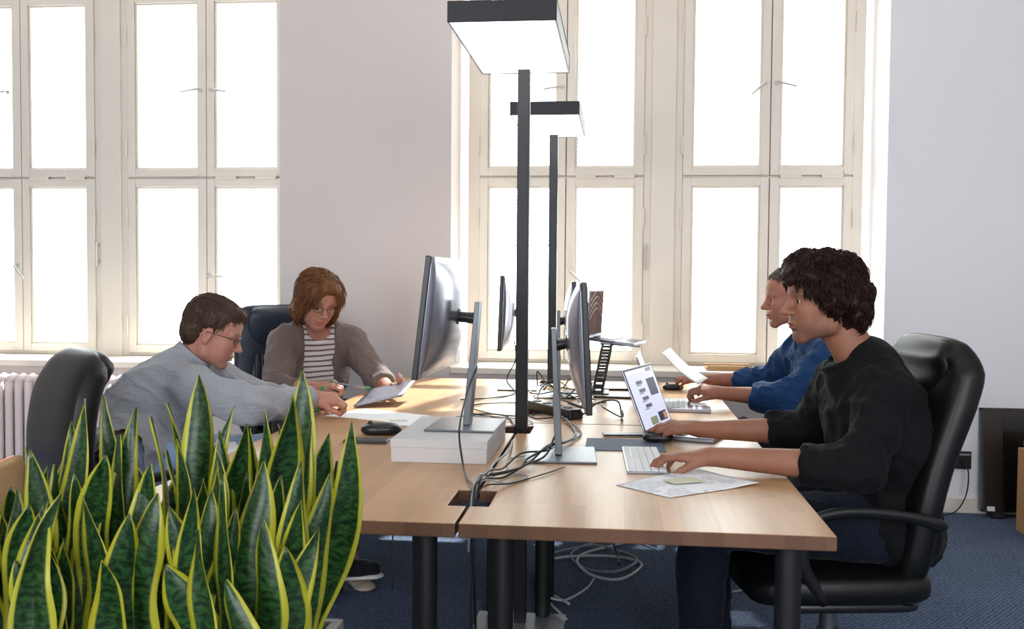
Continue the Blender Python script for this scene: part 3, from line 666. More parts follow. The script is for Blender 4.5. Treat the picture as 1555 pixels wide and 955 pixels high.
cable([(-.4, 4.7, z), (-.25, 4.62, z), (-.12, 4.75, z+.03), (-.18, 4.95, z+.12), (-.24, 4.8, .95)], .004, M['cable'], 'black cable rising to the rear right monitor')
cable([(-.6, 5.0, z), (-.4, 5.2, z), (-.2, 5.05, z), (-.05, 5.0, z+.1), (-.1, 5.0, .98)], .003, M['cableg'], 'grey cable to the raised laptop')
cable([(-.50, 2.42, .70), (-.49, 2.42, .5), (-.5, 2.44, .2), (-.47, 2.5, .01)], .004, M['cable'], 'black cable hanging under the near left desk')
cable([(-.95, 4.1, .70), (-.97, 4.1, .62), (-1.03, 4.05, .5), (-.93, 4.0, .3), (-.91, 3.95, .02)], .004, M['cable'], 'black cable hanging under the left desk by the shoes', 'cables under the desks')
cable([(-.18, 3.9, .012), (-.33, 4.15, .012), (-.30, 4.5, .012), (-.05, 4.6, .012), (.12, 4.5, .012), (.02, 4.25, .012), (-.12, 4.3, .02), (-.16, 4.6, .012), (.1, 4.9, .012), (.25, 5.1, .012)], .008, M['cablew'], 'pale cable looped on the carpet under the desks', 'cables under the desks')
cable([(-.3, 4.62, .012), (-.1, 4.75, .02), (.05, 4.66, .012), (.1, 4.48, .03), (0, 4.36, .012), (-.14, 4.4, .012), (-.2, 4.66, .012), (.02, 4.95, .012), (.2, 4.8, .012)], .007, M['cableg'], 'grey cable coiled over the pale one on the carpet', 'cables under the desks')
cable([(-.18, 3.7, .02), (-.27, 3.9, .03), (-.20, 3.95, .01), (-.12, 4.1, .012), (-.09, 4.25, .01)], .006, M['cablew'], 'short pale cable coming off the lamp base plate', 'cables under the desks')
cable([(-.20, 4.9, .6), (-.1, 4.7, .3), (0, 4.6, .05), (.02, 4.45, .02)], .006, M['cable'], 'black cable dropping to the coil on the carpet', 'cables under the desks')
cable([(.3, 4.35, .012), (.42, 4.15, .012), (.55, 4.2, .012), (.62, 4.5, .012)], .007, M['cableg'], 'grey cable on the carpet by the shoe of the man in blue', 'cables under the desks')

rc_ = random.Random(5)
for k, lb in enumerate(('thin dark cable curling round the power strip', 'dark cable arching above the power strip', 'dark cable between the far right stand and the seam', 'thin cable crossing behind the lamp post', 'cable looping beside the laptop stand', 'dark cable lying along the far right desk')):
    x, y = -.33+.05*k, 4.15+.13*k; P_ = []; a = rc_.uniform(0, 6)
    for j in range(7):
        a += rc_.uniform(-1.1, 1.3); x += .085*math.cos(a); y += .13*math.sin(a)
        x = min(max(x, -.42), .02); y = min(max(y, 3.95), 5.2); P_.append((x, y, z+(.0 if j in (0, 6) else rc_.choice((0, .01, .03, .07)))))
    cable(P_, .0042, M['cable'], lb, 'tangled cables at the power strip')
cable([(-.47, 3.9, z), (-.50, 3.78, z), (-.62, 3.66, z), (-.66, 3.9, z), (-.55, 4.05, z), (-.45, 4.0, z), (-.40, 3.8, z), (-.38, 3.72, z), (-.36, 3.66, z)], .004, M['cable'], 'black cable winding between the white box and the lamp post')
cable([(-.335, 2.66, z+.03), (-.30, 2.80, z+.015), (-.26, 2.98, z+.01), (-.22, 3.15, z+.03), (-.17, 3.3, z+.02), (-.15, 3.6, z), (-.2, 3.9, z+.01)], .005, M['cable'], 'thick twisted cable from the near hole towards the power strip')
cable([(-.34, 2.64, z+.035), (-.28, 2.81, z+.022), (-.27, 2.96, z+.02), (-.20, 3.14, z+.035), (-.18, 3.32, z+.01), (-.13, 3.62, z), (-.22, 3.95, z+.01)], .0045, M['cable'], 'cable twisted around the thick one')
# ------------------------------------------------------------------ right side of the room
so_ = empty('wall_socket', (1.945, YW-.012, .30), 0, 'black wall socket plate with a plugged-in cable', 'socket')
MB().box(-.045, .045, -.004, .010, -.05, .05).build('plate', M['plastic'], so_, bevel=.003)
MB().box(-.038, .038, -.0055, -.004, .028, .038).build('label_strip', M['cableg'], so_)
MB().lathe([(.0, 0), (.02, 0), (.024, .003), (.0, .004)], n=16).build('socket_ring', M['rub'], so_).rotation_euler = (R(90), 0, 0)
MB().tube([(0, -.005, -.01), (0, -.035, -.012)], .012, 10).build('plug', M['rub'], so_, smooth=40)
cable([(1.945, 5.74, .285), (1.95, 5.70, .24), (1.94, 5.70, .12), (1.88, 5.68, .03), (1.78, 5.66, .008), (1.60, 5.6, .008)], .005, M['cable'], 'black cable from the wall socket to the floor', 'cable at the wall')
tv = empty('leaning_panel', (2.30, 5.70, 0), 0, 'dark framed glass panel leaning on the wall at right', 'panel')
tv.rotation_euler = (R(-6), 0, 0)
MB().box(-.27, .27, -.012, .012, .035, .60).build('panel_back', pm('dark_panel', '2a211f', .25, var=.1), tv, bevel=.003)
MB().box(-.275, -.262, -.018, .014, .03, .605).box(.262, .275, -.018, .014, .03, .605).box(-.275, .275, -.018, .014, .593, .605).box(-.275, .275, -.018, .014, .03, .043).build('rim', M['plastic'], tv)
MB().box(-.16, .262, -.0145, -.012, .043, .55).build('inner_pane', M['screen'], tv)
MB().box(-.25, -.21, -.02, -.012, .035, .06).build('sticker', M['paper'], tv)
for dx in (-.2, .2): MB().box(dx-.03, dx+.03, -.05, .05, 0, .035).build('foot', M['rub'], tv, bevel=.003)
cb = empty('cardboard_box', (2.30, 5.22, 0), 0, 'brown cardboard box at the right edge of the frame', 'box')
MB().box(-.20, .25, -.2, .2, 0, .44).build('carton', M['cardb'], cb, bevel=.003)
MB().box(-.203, -.199, -.2, .2, .44, .56, Matrix.Rotation(R(4), 4, 'Y')).build('flap', M['cardb'], cb)
MB().box(-.2, .25, -.203, -.199, .44, .53).build('flap', M['cardb'], cb)
# ------------------------------------------------------------------ office chairs
def loft(mb, path, hw, ht, n=28, e=.55):
    """padded slab following a side profile: path = (x,z), hw = half widths in y, ht = half thickness"""
    P = [Vector((x, 0, z)) for x, z in path]; k = len(P); vs = []
    sg = lambda w: math.copysign(abs(w)**e, w)
    for i in range(k):
        t = (P[min(i+1, k-1)]-P[max(i-1, 0)]).normalized(); nr = Vector((t.z, 0, -t.x))
        for j in range(n):
            q = 2*math.pi*j/n; vs.append(P[i]+nr*sg(math.cos(q))*ht[i]+Vector((0, sg(math.sin(q))*hw[i], 0)))
    fs = [(i*n+j, i*n+(j+1) % n, (i+1)*n+(j+1) % n, (i+1)*n+j) for i in range(k-1) for j in range(n)]
    fs += [tuple(range(n-1, -1, -1)), tuple((k-1)*n+j for j in range(n))]
    return mb.add(vs, fs)
def smooth_path(pts, n=5):
    Q = catmull([(p[0], p[1], 0) for p in pts], n); return [(q.x, q.y) for q in Q]
def lerp_list(a, m):
    return [float(np.interp(i/(m-1)*(len(a)-1), range(len(a)), a)) for i in range(m)]
def chair(loc, rz, label, mat=None, prof=None, hw=None, ht=None, seat_z=.46, head=None, pleats=False, col=None):
    mat = mat or M['leather']
    c = empty('office_chair', (loc[0], loc[1], 0), rz, label, 'chair', 'high-backed leather office chairs')
    prof = prof or [(-.20, .40), (-.225, .50), (-.25, .66), (-.28, .82), (-.33, .96), (-.345, 1.06), (-.315, 1.13), (-.30, 1.145)]
    hw = hw or [.18, .235, .25, .25, .25, .24, .2, .1]; ht = ht or [.03, .05, .055, .055, .055, .055, .045, .01]
    P = smooth_path(prof); m_ = len(P)
    loft(MB(), P, lerp_list(hw, m_), lerp_list(ht, m_)).build('backrest', mat, c, smooth=True)
    b = c.children[-1]
    # seams and raised cushions on the front of the backrest
    kk = int(m_*.5)
    cu = [(x+.022, z) for x, z in P[2:kk]]; mm = len(cu)
    loft(MB(), cu, [.19*math.sin(math.pi*(.12+.76*i/(mm-1)))**.3 for i in range(mm)], [.05*math.sin(math.pi*(.06+.88*i/(mm-1)))**.4 for i in range(mm)]).build('lumbar_cushion', mat, b, smooth=True)
    cu = [(x+.022, z) for x, z in P[kk:-3]]; mm = len(cu)
    loft(MB(), cu, [.195*math.sin(math.pi*(.12+.76*i/(mm-1)))**.3 for i in range(mm)], [.05*math.sin(math.pi*(.06+.88*i/(mm-1)))**.4 for i in range(mm)]).build('head_cushion', mat, b, smooth=True)
    if pleats:
        for k in range(11):
            y = -.15+.03*k
            MB().tube([(P[i][0]+.070+.004*math.sin(k*2+i), y, P[i][1]) for i in range(4, kk)], .0125, 8).build('pleat', mat, b, smooth=True)
    MB().super((.03, 0, seat_z-.05), (.27, .26, .055), e1=.5, e2=.35, warp=lambda v: Vector((v.x, v.y, v.z-.35*max(0, v.x-.15)**2*4))).build('seat', mat, c, smooth=True)
    MB().super((.0, 0, seat_z-.115), (.22, .2, .018), e1=.3, e2=.3).build('seat_pan', M['plastic'], c, smooth=True)
    for sy in (-1, 1):
        pa = catmull([(-.21, sy*.22, seat_z+.12), (-.22, sy*.262, seat_z+.145), (-.10, sy*.272, seat_z+.175), (.06, sy*.272, seat_z+.185), (.16, sy*.27, seat_z+.15), (.17, sy*.262, seat_z+.03), (.10, sy*.24, seat_z-.08)], 6)
        MB().tube(pa, .02, 12, flat=.75).build('armrest', M['black'], c, smooth=True)
    MB().cyl((0, 0, .10), (0, 0, seat_z-.12), .026, n=18).cyl((0, 0, .10), (0, 0, .24), .034, n=18).build('gas_column', col or M['alu'], c, smooth=40)
    MB().box(-.12, .1, -.09, .09, seat_z-.16, seat_z-.125).build('tilt_mechanism', M['plastic'], c, bevel=.008)
    for k in range(5):
        a = R(72*k+18); d = Vector((math.cos(a), math.sin(a), 0))
        lg = MB().tube([d*.02+Vector((0, 0, .105)), d*.16+Vector((0, 0, .10)), d*.29+Vector((0, 0, .075))], [.03, .024, .018], 10).build('base_leg', M['black'], c, smooth=True)
        s_ = Vector((-d.y, d.x, 0)); w = d*.285+Vector((0, 0, .028))
        MB().cyl(w-s_*.026, w-s_*.006, .027, n=16).cyl(w+s_*.006, w+s_*.026, .027, n=16).cyl(w, w+Vector((0, 0, .05)), .008, n=8).build('caster', M['rub'], lg, smooth=40)
    return c
chair((.66, 3.12), math.pi+R(9), 'black leather office chair of the man in the black sweater',
      prof=[(-.15, .37), (-.175, .50), (-.20, .66), (-.235, .80), (-.29, .96), (-.315, 1.05), (-.295, 1.11), (-.27, 1.125)],
      hw=[.2, .245, .26, .26, .26, .25, .21, .1], ht=[.05, .055, .055, .055, .06, .06, .048, .012], seat_z=.475)
chair((1.02, 4.68), math.pi+R(4), 'dark office chair of the man in the blue shirt, almost hidden', seat_z=.45,
      prof=[(-.20, .40), (-.225, .50), (-.24, .62), (-.25, .74), (-.26, .84), (-.25, .9)], hw=[.18, .23, .24, .23, .2, .1], ht=[.03, .05, .05, .045, .04, .01])
chair((-1.69, 3.32), R(46), 'black high-backed leather chair at the far left, seen from behind, its sitter leaning away',
      prof=[(-.20, .40), (-.235, .50), (-.255, .62), (-.26, .76), (-.24, .90), (-.20, .99), (-.17, 1.03), (-.155, 1.04)],
      hw=[.2, .25, .265, .265, .255, .23, .18, .08], ht=[.04, .05, .06, .06, .06, .055, .04, .01])
chair((-1.66, 4.98), R(-52), 'navy leather office chair with pleated back behind the woman', mat=M['navy'], pleats=True, seat_z=.45,
      prof=[(-.20, .40), (-.23, .52), (-.25, .68), (-.26, .84), (-.265, .96), (-.26, 1.06), (-.245, 1.125), (-.235, 1.14)],
      hw=[.18, .235, .25, .25, .25, .245, .23, .17], ht=[.03, .05, .05, .05, .055, .05, .04, .012])
# plywood chair at the left edge
pc = empty('plywood_chair', (-1.93, 2.62, 0), R(10), 'plywood chair with orange edge at the left edge of the frame', 'chair')
def shell(r0, off):
    vs = []; N = 16
    for i in range(N+1):
        a = -1+2*i/N
        for j in range(9):
            v = j/8; z = .60+.185*v; w = .24*(1-.12*(2*v-1)**4)
            zz = z-(.05*a*a if v > .5 else -.03*a*a)*abs(2*v-1)
            vs.append((.20-.05*a*a*1.2+off, a*w, zz))
    return vs, [(i*9+j, (i+1)*9+j, (i+1)*9+j+1, i*9+j+1) for i in range(N) for j in range(8)]
o = MB().add(*shell(0, 0)).build('backrest', M['ply'], pc, smooth=True); q = o.modifiers.new('s', 'SOLIDIFY'); q.thickness = .012
o.data.materials.append(M['orange']); q.material_offset_rim = 1
MB().super((0, 0, .45), (.22, .21, .012), e1=.3, e2=.45).build('seat', M['ply'], pc, smooth=True)
for sx, sy in ((-1, -1), (1, -1), (1, 1), (-1, 1)): MB().tube([(sx*.16, sy*.15, .44), (sx*.21, sy*.2, 0)], .011, 10).build('leg', M['alu'], pc, smooth=True)
for sy in (-1, 1): MB().tube([(.17, sy*.14, .44), (.215, sy*.14, .5), (.20, sy*.14, .72)], .009, 8).build('back_post', M['alu'], pc, smooth=True)

# ------------------------------------------------------------------ implicit-surface modelling of the figures
class SDF:
    def __init__(s, lo, hi, h, fine=()):
        s.ax = []
        for i in range(3):
            x = lo[i]; a = []
            while x < hi[i]+h:
                a.append(x)
                st = h
                for flo, fhi, fh in fine:
                    if flo[i]-.004 <= x <= fhi[i]+.004: st = min(st, fh)
                x += st
            s.ax.append(np.array(a, dtype=np.float32))
        s.F = np.full([len(a) for a in s.ax], .5, dtype=np.float32)
    def _sub(s, lo, hi):
        sl = []
        for i in range(3):
            a = max(0, int(np.searchsorted(s.ax[i], lo[i]))-1); b = min(len(s.ax[i]), int(np.searchsorted(s.ax[i], hi[i]))+1)
            if b <= a: return None
            sl.append(slice(a, b))
        X = s.ax[0][sl[0]][:, None, None]; Y = s.ax[1][sl[1]][None, :, None]; Z = s.ax[2][sl[2]][None, None, :]
        return tuple(sl), X, Y, Z
    def _mix(s, sl, d, k, op):
        F = s.F[sl]
        if op == '+':
            if k > 0: h = np.maximum(k-np.abs(F-d), 0)/k; s.F[sl] = np.minimum(F, d)-h*h*k*.25
            else: s.F[sl] = np.minimum(F, d)
        elif op == '-':
            d = -d
            if k > 0: h = np.maximum(k-np.abs(F-d), 0)/k; s.F[sl] = np.maximum(F, d)+h*h*k*.25
            else: s.F[sl] = np.maximum(F, d)
    def cone(s, a, b, ra, rb=None, k=.02, op='+', flat=None, cut=False, cuta=False, mg=.05):
        a = np.array(a, float); b = np.array(b, float); rb = ra if rb is None else rb
        rm = max(ra, rb)*(max(1, flat[1]) if flat else 1)+mg
        q = s._sub(np.minimum(a, b)-rm, np.maximum(a, b)+rm)
        if q is None: return s
        sl, X, Y, Z = q; ba = b-a; L2 = max(float(ba@ba), 1e-12)
        px, py, pz = X-a[0], Y-a[1], Z-a[2]
        t = (px*ba[0]+py*ba[1]+pz*ba[2])/L2; h = np.clip(t, 0, 1)
        qx, qy, qz = px-h*ba[0], py-h*ba[1], pz-h*ba[2]
        if flat:
            n = np.array(flat[0], float); n /= np.linalg.norm(n); f = flat[1]
            dn = (qx*n[0]+qy*n[1]+qz*n[2])*(1-1/f); qx, qy, qz = qx-dn*n[0], qy-dn*n[1], qz-dn*n[2]
        d = np.sqrt(qx*qx+qy*qy+qz*qz)-(ra+(rb-ra)*h)
        L = math.sqrt(L2)
        if cut: d = np.maximum(d, (t-1)*L)
        if cuta: d = np.maximum(d, -t*L)
        s._mix(sl, d.astype(np.float32), k, op); return s
    def ell(s, c, r, Rm=None, k=.02, op='+', mg=.05):
        c = np.array(c, float); r = np.array(r, float); Rm = np.eye(3) if Rm is None else np.array(Rm, float)
        ext = np.sqrt(((Rm*r[:, None])**2).sum(0))+mg
        q = s._sub(c-ext, c+ext)
        if q is None: return s
        sl, X, Y, Z = q; px, py, pz = X-c[0], Y-c[1], Z-c[2]
        u = [Rm[i, 0]*px+Rm[i, 1]*py+Rm[i, 2]*pz for i in range(3)]
        k0 = np.sqrt(sum((u[i]/r[i])**2 for i in range(3))); k1 = np.sqrt(sum((u[i]/r[i]**2)**2 for i in range(3)))
        d = np.where(k1 > 1e-9, k0*(k0-1)/np.maximum(k1, 1e-9), -r.min())
        s._mix(sl, d.astype(np.float32), k, op); return s
    def boxcut(s, c, half, Rm, k=.0, op='-', rd=.0):
        c = np.array(c, float); Rm = np.array(Rm, float); half = np.array(half, float)
        ext = (np.abs(Rm)*half[:, None]).sum(0)+.06
        q = s._sub(c-ext, c+ext)
        if q is None: return s
        sl, X, Y, Z = q; px, py, pz = X-c[0], Y-c[1], Z-c[2]
        u = [np.abs(Rm[i, 0]*px+Rm[i, 1]*py+Rm[i, 2]*pz)-half[i]+rd for i in range(3)]
        d = np.sqrt(sum(np.maximum(w, 0)**2 for w in u))+np.minimum(np.maximum(np.maximum(u[0], u[1]), u[2]), 0)-rd
        s._mix(sl, d.astype(np.float32), k, op); return s
    def mesh(s):
        F = s.F; ins = F < 0; nx, ny, nz = F.shape
        c = np.zeros((nx-1, ny-1, nz-1), np.int8)
        for i in (0, 1):
            for j in (0, 1):
                for k in (0, 1): c += ins[i:nx-1+i, j:ny-1+j, k:nz-1+k]
        act = np.argwhere((c > 0) & (c < 8)); idx = np.full(c.shape, -1, np.int32); idx[tuple(act.T)] = np.arange(len(act))
        cor = [(i, j, k) for i in (0, 1) for j in (0, 1) for k in (0, 1)]
        P = []; V = []
        for o in cor:
            I = act+np.array(o); V.append(F[tuple(I.T)]); P.append(np.stack([s.ax[d][I[:, d]] for d in range(3)], 1))
        acc = np.zeros((len(act), 3)); cnt = np.zeros(len(act))
        for a in range(8):
            for b in range(a+1, 8):
                if sum(abs(cor[a][d]-cor[b][d]) for d in range(3)) != 1: continue
                m_ = (V[a] < 0) != (V[b] < 0); t = np.where(m_, V[a]/np.where(m_, V[a]-V[b], 1), 0)
                acc += np.where(m_[:, None], P[a]+(P[b]-P[a])*t[:, None], 0); cnt += m_
        verts = acc/cnt[:, None]
        quads = []
        for d in range(3):
            sl0 = [slice(1, -1)]*3; sl0[d] = slice(0, -1); sl1 = list(sl0); sl1[d] = slice(1, None)
            A = ins[tuple(sl0)]; B = ins[tuple(sl1)]
            e = np.argwhere(A != B)
            if not len(e): continue
            fl_ = A[tuple(e.T)]
            off = np.ones(3, int); off[d] = 0; e = e+off
            u, v = (d+1) % 3, (d+2) % 3
            du = np.zeros(3, int); du[u] = 1; dv = np.zeros(3, int); dv[v] = 1
            q = np.stack([idx[tuple((e-du-dv).T)], idx[tuple((e-dv).T)], idx[tuple(e.T)], idx[tuple((e-du).T)]], 1)
            q[~fl_] = q[~fl_][:, ::-1]; quads.append(q)
        return verts, np.concatenate(quads)
def vnormals(v, q):
    n = np.cross(v[q[:, 2]]-v[q[:, 0]], v[q[:, 3]]-v[q[:, 1]]); N_ = np.zeros_like(v)
    for i in range(4): np.add.at(N_, q[:, i], n)
    return N_/np.maximum(np.linalg.norm(N_, axis=1), 1e-12)[:, None]
def vnoise(p, seed):
    """smooth lattice noise in [-1,1]"""
    r = np.random.default_rng(seed); T = r.uniform(-1, 1, (32, 32, 32))
    i = np.floor(p).astype(int); f = p-i; f = f*f*(3-2*f); out = 0
    for a in (0, 1):
        for b in (0, 1):
            for c in (0, 1):
                w = (f[:, 0] if a else 1-f[:, 0])*(f[:, 1] if b else 1-f[:, 1])*(f[:, 2] if c else 1-f[:, 2])
                out = out+w*T[(i[:, 0]+a) % 32, (i[:, 1]+b) % 32, (i[:, 2]+c) % 32]
    return out
def folds(v, amp, freq, seed, M3=None):
    p = v@np.array(M3).T if M3 is not None else v
    n = vnoise(p*freq, seed); n2 = vnoise(p*freq*2.1+7, seed+1)
    n3 = vnoise(p*freq*3.3+3, seed+2)
    return amp*((1-np.abs(n))**2.5-.45)+amp*.55*((1-np.abs(n2))**3-.3)+amp*.18*n3
def relax(v, q, it=1, lam=.5):
    for _ in range(it):
        acc = np.zeros_like(v); cnt = np.zeros(len(v))
        for i in range(4):
            a, b = q[:, i], q[:, (i+1) % 4]
            np.add.at(acc, a, v[b]); np.add.at(acc, b, v[a]); np.add.at(cnt, a, 1); np.add.at(cnt, b, 1)
        v = v+(acc/np.maximum(cnt, 1)[:, None]-v)*lam
    return v
def np_mesh(name, v, q, mat, parent, tint=None, org=(0, 0, 0)):
    me = bpy.data.meshes.new(name); v = v-np.array(org)
    me.vertices.add(len(v)); me.vertices.foreach_set('co', v.astype(np.float32).ravel())
    me.loops.add(len(q)*4); me.polygons.add(len(q))
    me.loops.foreach_set('vertex_index', q.astype(np.int32).ravel()); me.polygons.foreach_set('loop_start', np.arange(0, len(q)*4, 4, dtype=np.int32))
    me.update(calc_edges=True); me.validate(); me.shade_smooth()
    if tint is not None:
        at = me.color_attributes.new('tint', 'FLOAT_COLOR', 'POINT'); at.data.foreach_set('color', np.hstack([tint, np.ones((len(v), 1))]).astype(np.float32).ravel())
    return link(name, me, mat, parent)

def V3(*a): return np.array(a, float)
def nz(v): v = np.array(v, float); return v/np.linalg.norm(v)
class Head:
    def __init__(s, c, f, u=(0, 0, 1), sc_=1.0, neck=None):
        s.c = V3(*c); s.f = nz(f); s.l = nz(np.cross(u, s.f)); s.u = np.cross(s.f, s.l); s.s = sc_; s.Rm = np.array([s.f, s.l, s.u]); s.neck = neck
    def P(s, x, y, z): return s.c+s.s*(x*s.f+y*s.l+z*s.u)
    def rot(s, ax, ang):
        c, n = math.cos(R(ang)), math.sin(R(ang))
        Q = {'x': [[1, 0, 0], [0, c, n], [0, -n, c]], 'y': [[c, 0, -n], [0, 1, 0], [n, 0, c]], 'z': [[c, n, 0], [-n, c, 0], [0, 0, 1]]}[ax]
        return np.array(Q)@s.Rm
    def ell(s, S, c, r, k=.02, op='+', Rm=None): S.ell(s.P(*c), V3(*r)*s.s, s.Rm if Rm is None else Rm, k*s.s, op)
    def cone(s, S, a, b, ra, rb=None, k=.02, op='+', **kw): S.cone(s.P(*a), s.P(*b), ra*s.s, None if rb is None else rb*s.s, k*s.s, op, **kw)
def sculpt_head(S, H, fem=0, nose=1.0):
    e, c = lambda *a, **k: H.ell(S, *a, **k), lambda *a, **k: H.cone(S, *a, **k)
    e((-.014, 0, .036), (.097, .075, .083), k=.0)
    e((-.03, 0, .0), (.075, .068, .06), k=.03)
    e((.035, 0, .035), (.055, .062, .055), k=.03)          # forehead
    e((.030, 0, -.035), (.058, .058-.004*fem, .070), k=.03)  # face block
    for y in (-1, 1):
        c((-.012, y*.056, -.045), (.005, y*.052, -.078), .015, .014, k=.03)       # jaw angle
        c((.005, y*.052, -.078), (.066, y*.018, -.106), .014, .014, k=.025)
        e((.056, y*.042, -.028), (.026, .020, .020), k=.025)                     # cheekbone
        e((.052, y*.034, -.062), (.026, .020, .028), k=.03)
    e((.070, 0, -.106), (.018, .020, .015), k=.02)                                # chin
    e((.066, 0, -.068), (.026, .032, .030), k=.02)                                # mouth mass
    for y in (-1, 1):
        e((.096, y*.034, -.001), (.014, .021, .0125), k=.016, op='-')              # socket
        c((.083, y*.012, .018), (.074, y*.052, .016), .0085, .008, k=.014)          # brow
        e((.0685, y*.032, -.003), (.0150, .0178, .0150), k=.004)                   # lid covered eyeball
    c((.084, 0, .012), (.108, 0, -.030), .0065, .0095, k=.014)                     # nose
    e((.1085*1, 0, -.035), (.0125*nose, .0105, .0095), k=.008)
    for y in (-1, 1):
        e((.098, y*.0125, -.037), (.0105, .0075, .0075), k=.006)
        e((.100, y*.0065, -.0455), (.004, .0032, .003), k=.002, op='-')
    e((.0925, 0, -.0655), (.010, .022, .0055), k=.006); e((.0905, 0, -.0775), (.010, .019, .0065), k=.006)   # lips
    e((.102, 0, -.0712), (.011, .022, .0013), k=.003, op='-')
    e((.090, 0, -.088), (.008, .018, .004), k=.008, op='-')
    for y in (-1, 1):                                                              # ears
        Rm = H.rot('y', 12)
        e((-.008, y*.079, -.012), (.018, .0085, .031), k=.006, Rm=Rm)
        e((-.004, y*.088, -.010), (.009, .006, .018), k=.004, op='-', Rm=Rm)
        e((-.004, y*.079, -.037), (.009, .006, .010), k=.006)
def head_tint(H, v, stubble=0, lips=.5, brow=1):
    L = ((v-H.c)@H.Rm.T)/H.s; x, y, z = L.T; t = np.zeros((len(v), 3))
    g = lambda cx, cy, cz, a, b, c: np.exp(-(((x-cx)/a)**2+((np.abs(y)-cy)/b)**2+((z-cz)/c)**2))
    t[:, 0] = np.clip(lips*g(.094, 0, -.071, .02, .020, .010)*1.3+.35*g(-.01, .082, -.012, .03, .012, .035)+.18*g(.11, 0, -.035, .02, .015, .015)+.15*g(.06, .045, -.035, .02, .02, .02), 0, 1)
    br = np.clip(g(.085, .033, .0205, .03, .024, .0055)*1.6-.25, 0, .85)*brow
    lash = np.clip(g(.085, .033, -.004, .02, .016, .0022)*1.2-.2, 0, .7)
    nn = vnoise(v*260, 5)*.12
    st = stubble*np.clip(np.maximum(np.clip((-.052-z+.12*(.06-x))/.04, 0, 1)*np.clip((x+.012)/.03, 0, 1)*np.clip((z+.135)/.03, 0, 1), .8*g(.1, 0, -.056, .02, .024, .008))+nn, 0, 1)
    t[:, 1] = np.clip(np.maximum.reduce([br, lash, st]), 0, 1)
    return t
def add_eyes(H, parent, down=0):
    for y in (-1, 1):
        c = Vector(H.P(.0708, y*.032, -.0045)); d = Vector(H.Rm.T@nz((1, y*.12, -down))); r = .0130*H.s
        Mx = Matrix.Translation(c) @ d.to_track_quat('Z', 'Y').to_matrix().to_4x4()
        ew = MB().super((0, 0, 0), (r, r, r), e1=1, e2=1, nu=12, nv=16, M=Mx.to_3x3().to_4x4()); ew.v = [tuple(Vector(v)+c) for v in ew.v]
        e = ew.build('eye', M['eye'], parent, smooth=True)
        MB().cyl(c+d*(r*.93), c+d*(r*1.03), .0062*H.s, n=14).build('iris', M['iris'], e)
def eyelids(S, H, openness=.35):
    for y in (-1, 1):   # carve a slit so the eyeball shows
        H.ell(S, (.0855, y*.033, -.0055), (.010, .0120, .0036*openness/.35), k=.002, op='-')

def fingers(S, w, d, n, side, curls, sc_=1.0, spread=6, thumb=(35, 20, 25), k=.008, fat=1.0, pf=None):
    """w wrist, d towards knuckles, n out of the back of the hand, side: +1 thumb on cross(d,n) side. returns tip positions"""
    w = V3(*w); d = nz(d); n = nz(V3(*n)-d*np.dot(n, d)); s_ = np.cross(d, n)*side; q = sc_
    def rotv(v, ax, a):
        a = R(a); return v*math.cos(a)+np.cross(ax, v)*math.sin(a)+ax*np.dot(ax, v)*(1-math.cos(a))
    tips = []
    kn = [(.088, .031), (.092, .010), (.087, -.011), (.079, -.030)]
    ln = [(.043, .026, .021), (.048, .030, .022), (.045, .028, .022), (.034, .021, .019)]
    rd = [.0098, .0100, .0094, .0082]
    S.cone(w-d*.02*q, w+d*.02*q, .0245*q, .026*q, k=.02, flat=(n, .68))
    for (kx, ky), ls, r_, cu, i in zip(kn, ln, rd, curls, range(4)):
        K = w+d*kx*q+s_*ky*q+n*(.004-.0012*i*i)*q
        S.cone(w+d*.018*q+s_*ky*.45*q, K, .0155*q, (r_+.0025)*q*fat, k=.016*q)
        ax = s_*side  # rotation axis to bend toward the palm
        dd = rotv(d, n, (-1 if side > 0 else 1)*(-spread*(1.4-i))*1.0) if spread else d
        axb = nz(np.cross(dd, -n)); p = K; cm = cu if hasattr(cu, '__len__') else (cu*.8, cu, cu*.6)
        v = dd
        for j in range(3):
            v = rotv(v, axb, cm[j]); e = p+v*ls[j]*q
            S.cone(p, e, r_*q*fat*(1-.08*j), r_*q*fat*(.93-.10*j), k=(.006 if j else .012)*q)
            p = e
        tips.append(p)
    # thenar + thumb
    T0 = w+d*.022*q+s_*.020*q-n*.006*q
    S.cone(w+d*.01*q, T0+d*.02*q+s_*.004*q, .016*q, .0165*q, k=.02*q)
    v = nz(d*math.cos(R(thumb[0]))+s_*math.sin(R(thumb[0]))-n*.35)
    p = T0+d*.012*q+s_*.004*q; rr = .0135
    axt = nz(np.cross(v, d-n*.6))
    for j, L in enumerate((.034, .032, .026)):
        e = p+v*L*q; S.cone(p, e, rr*q, (rr-.0018)*q, k=.012*q if j == 0 else .006*q); p = e; rr -= .0016
        v = rotv(v, axt, thumb[1] if j == 0 else thumb[2])
    tips.append(p); return tips

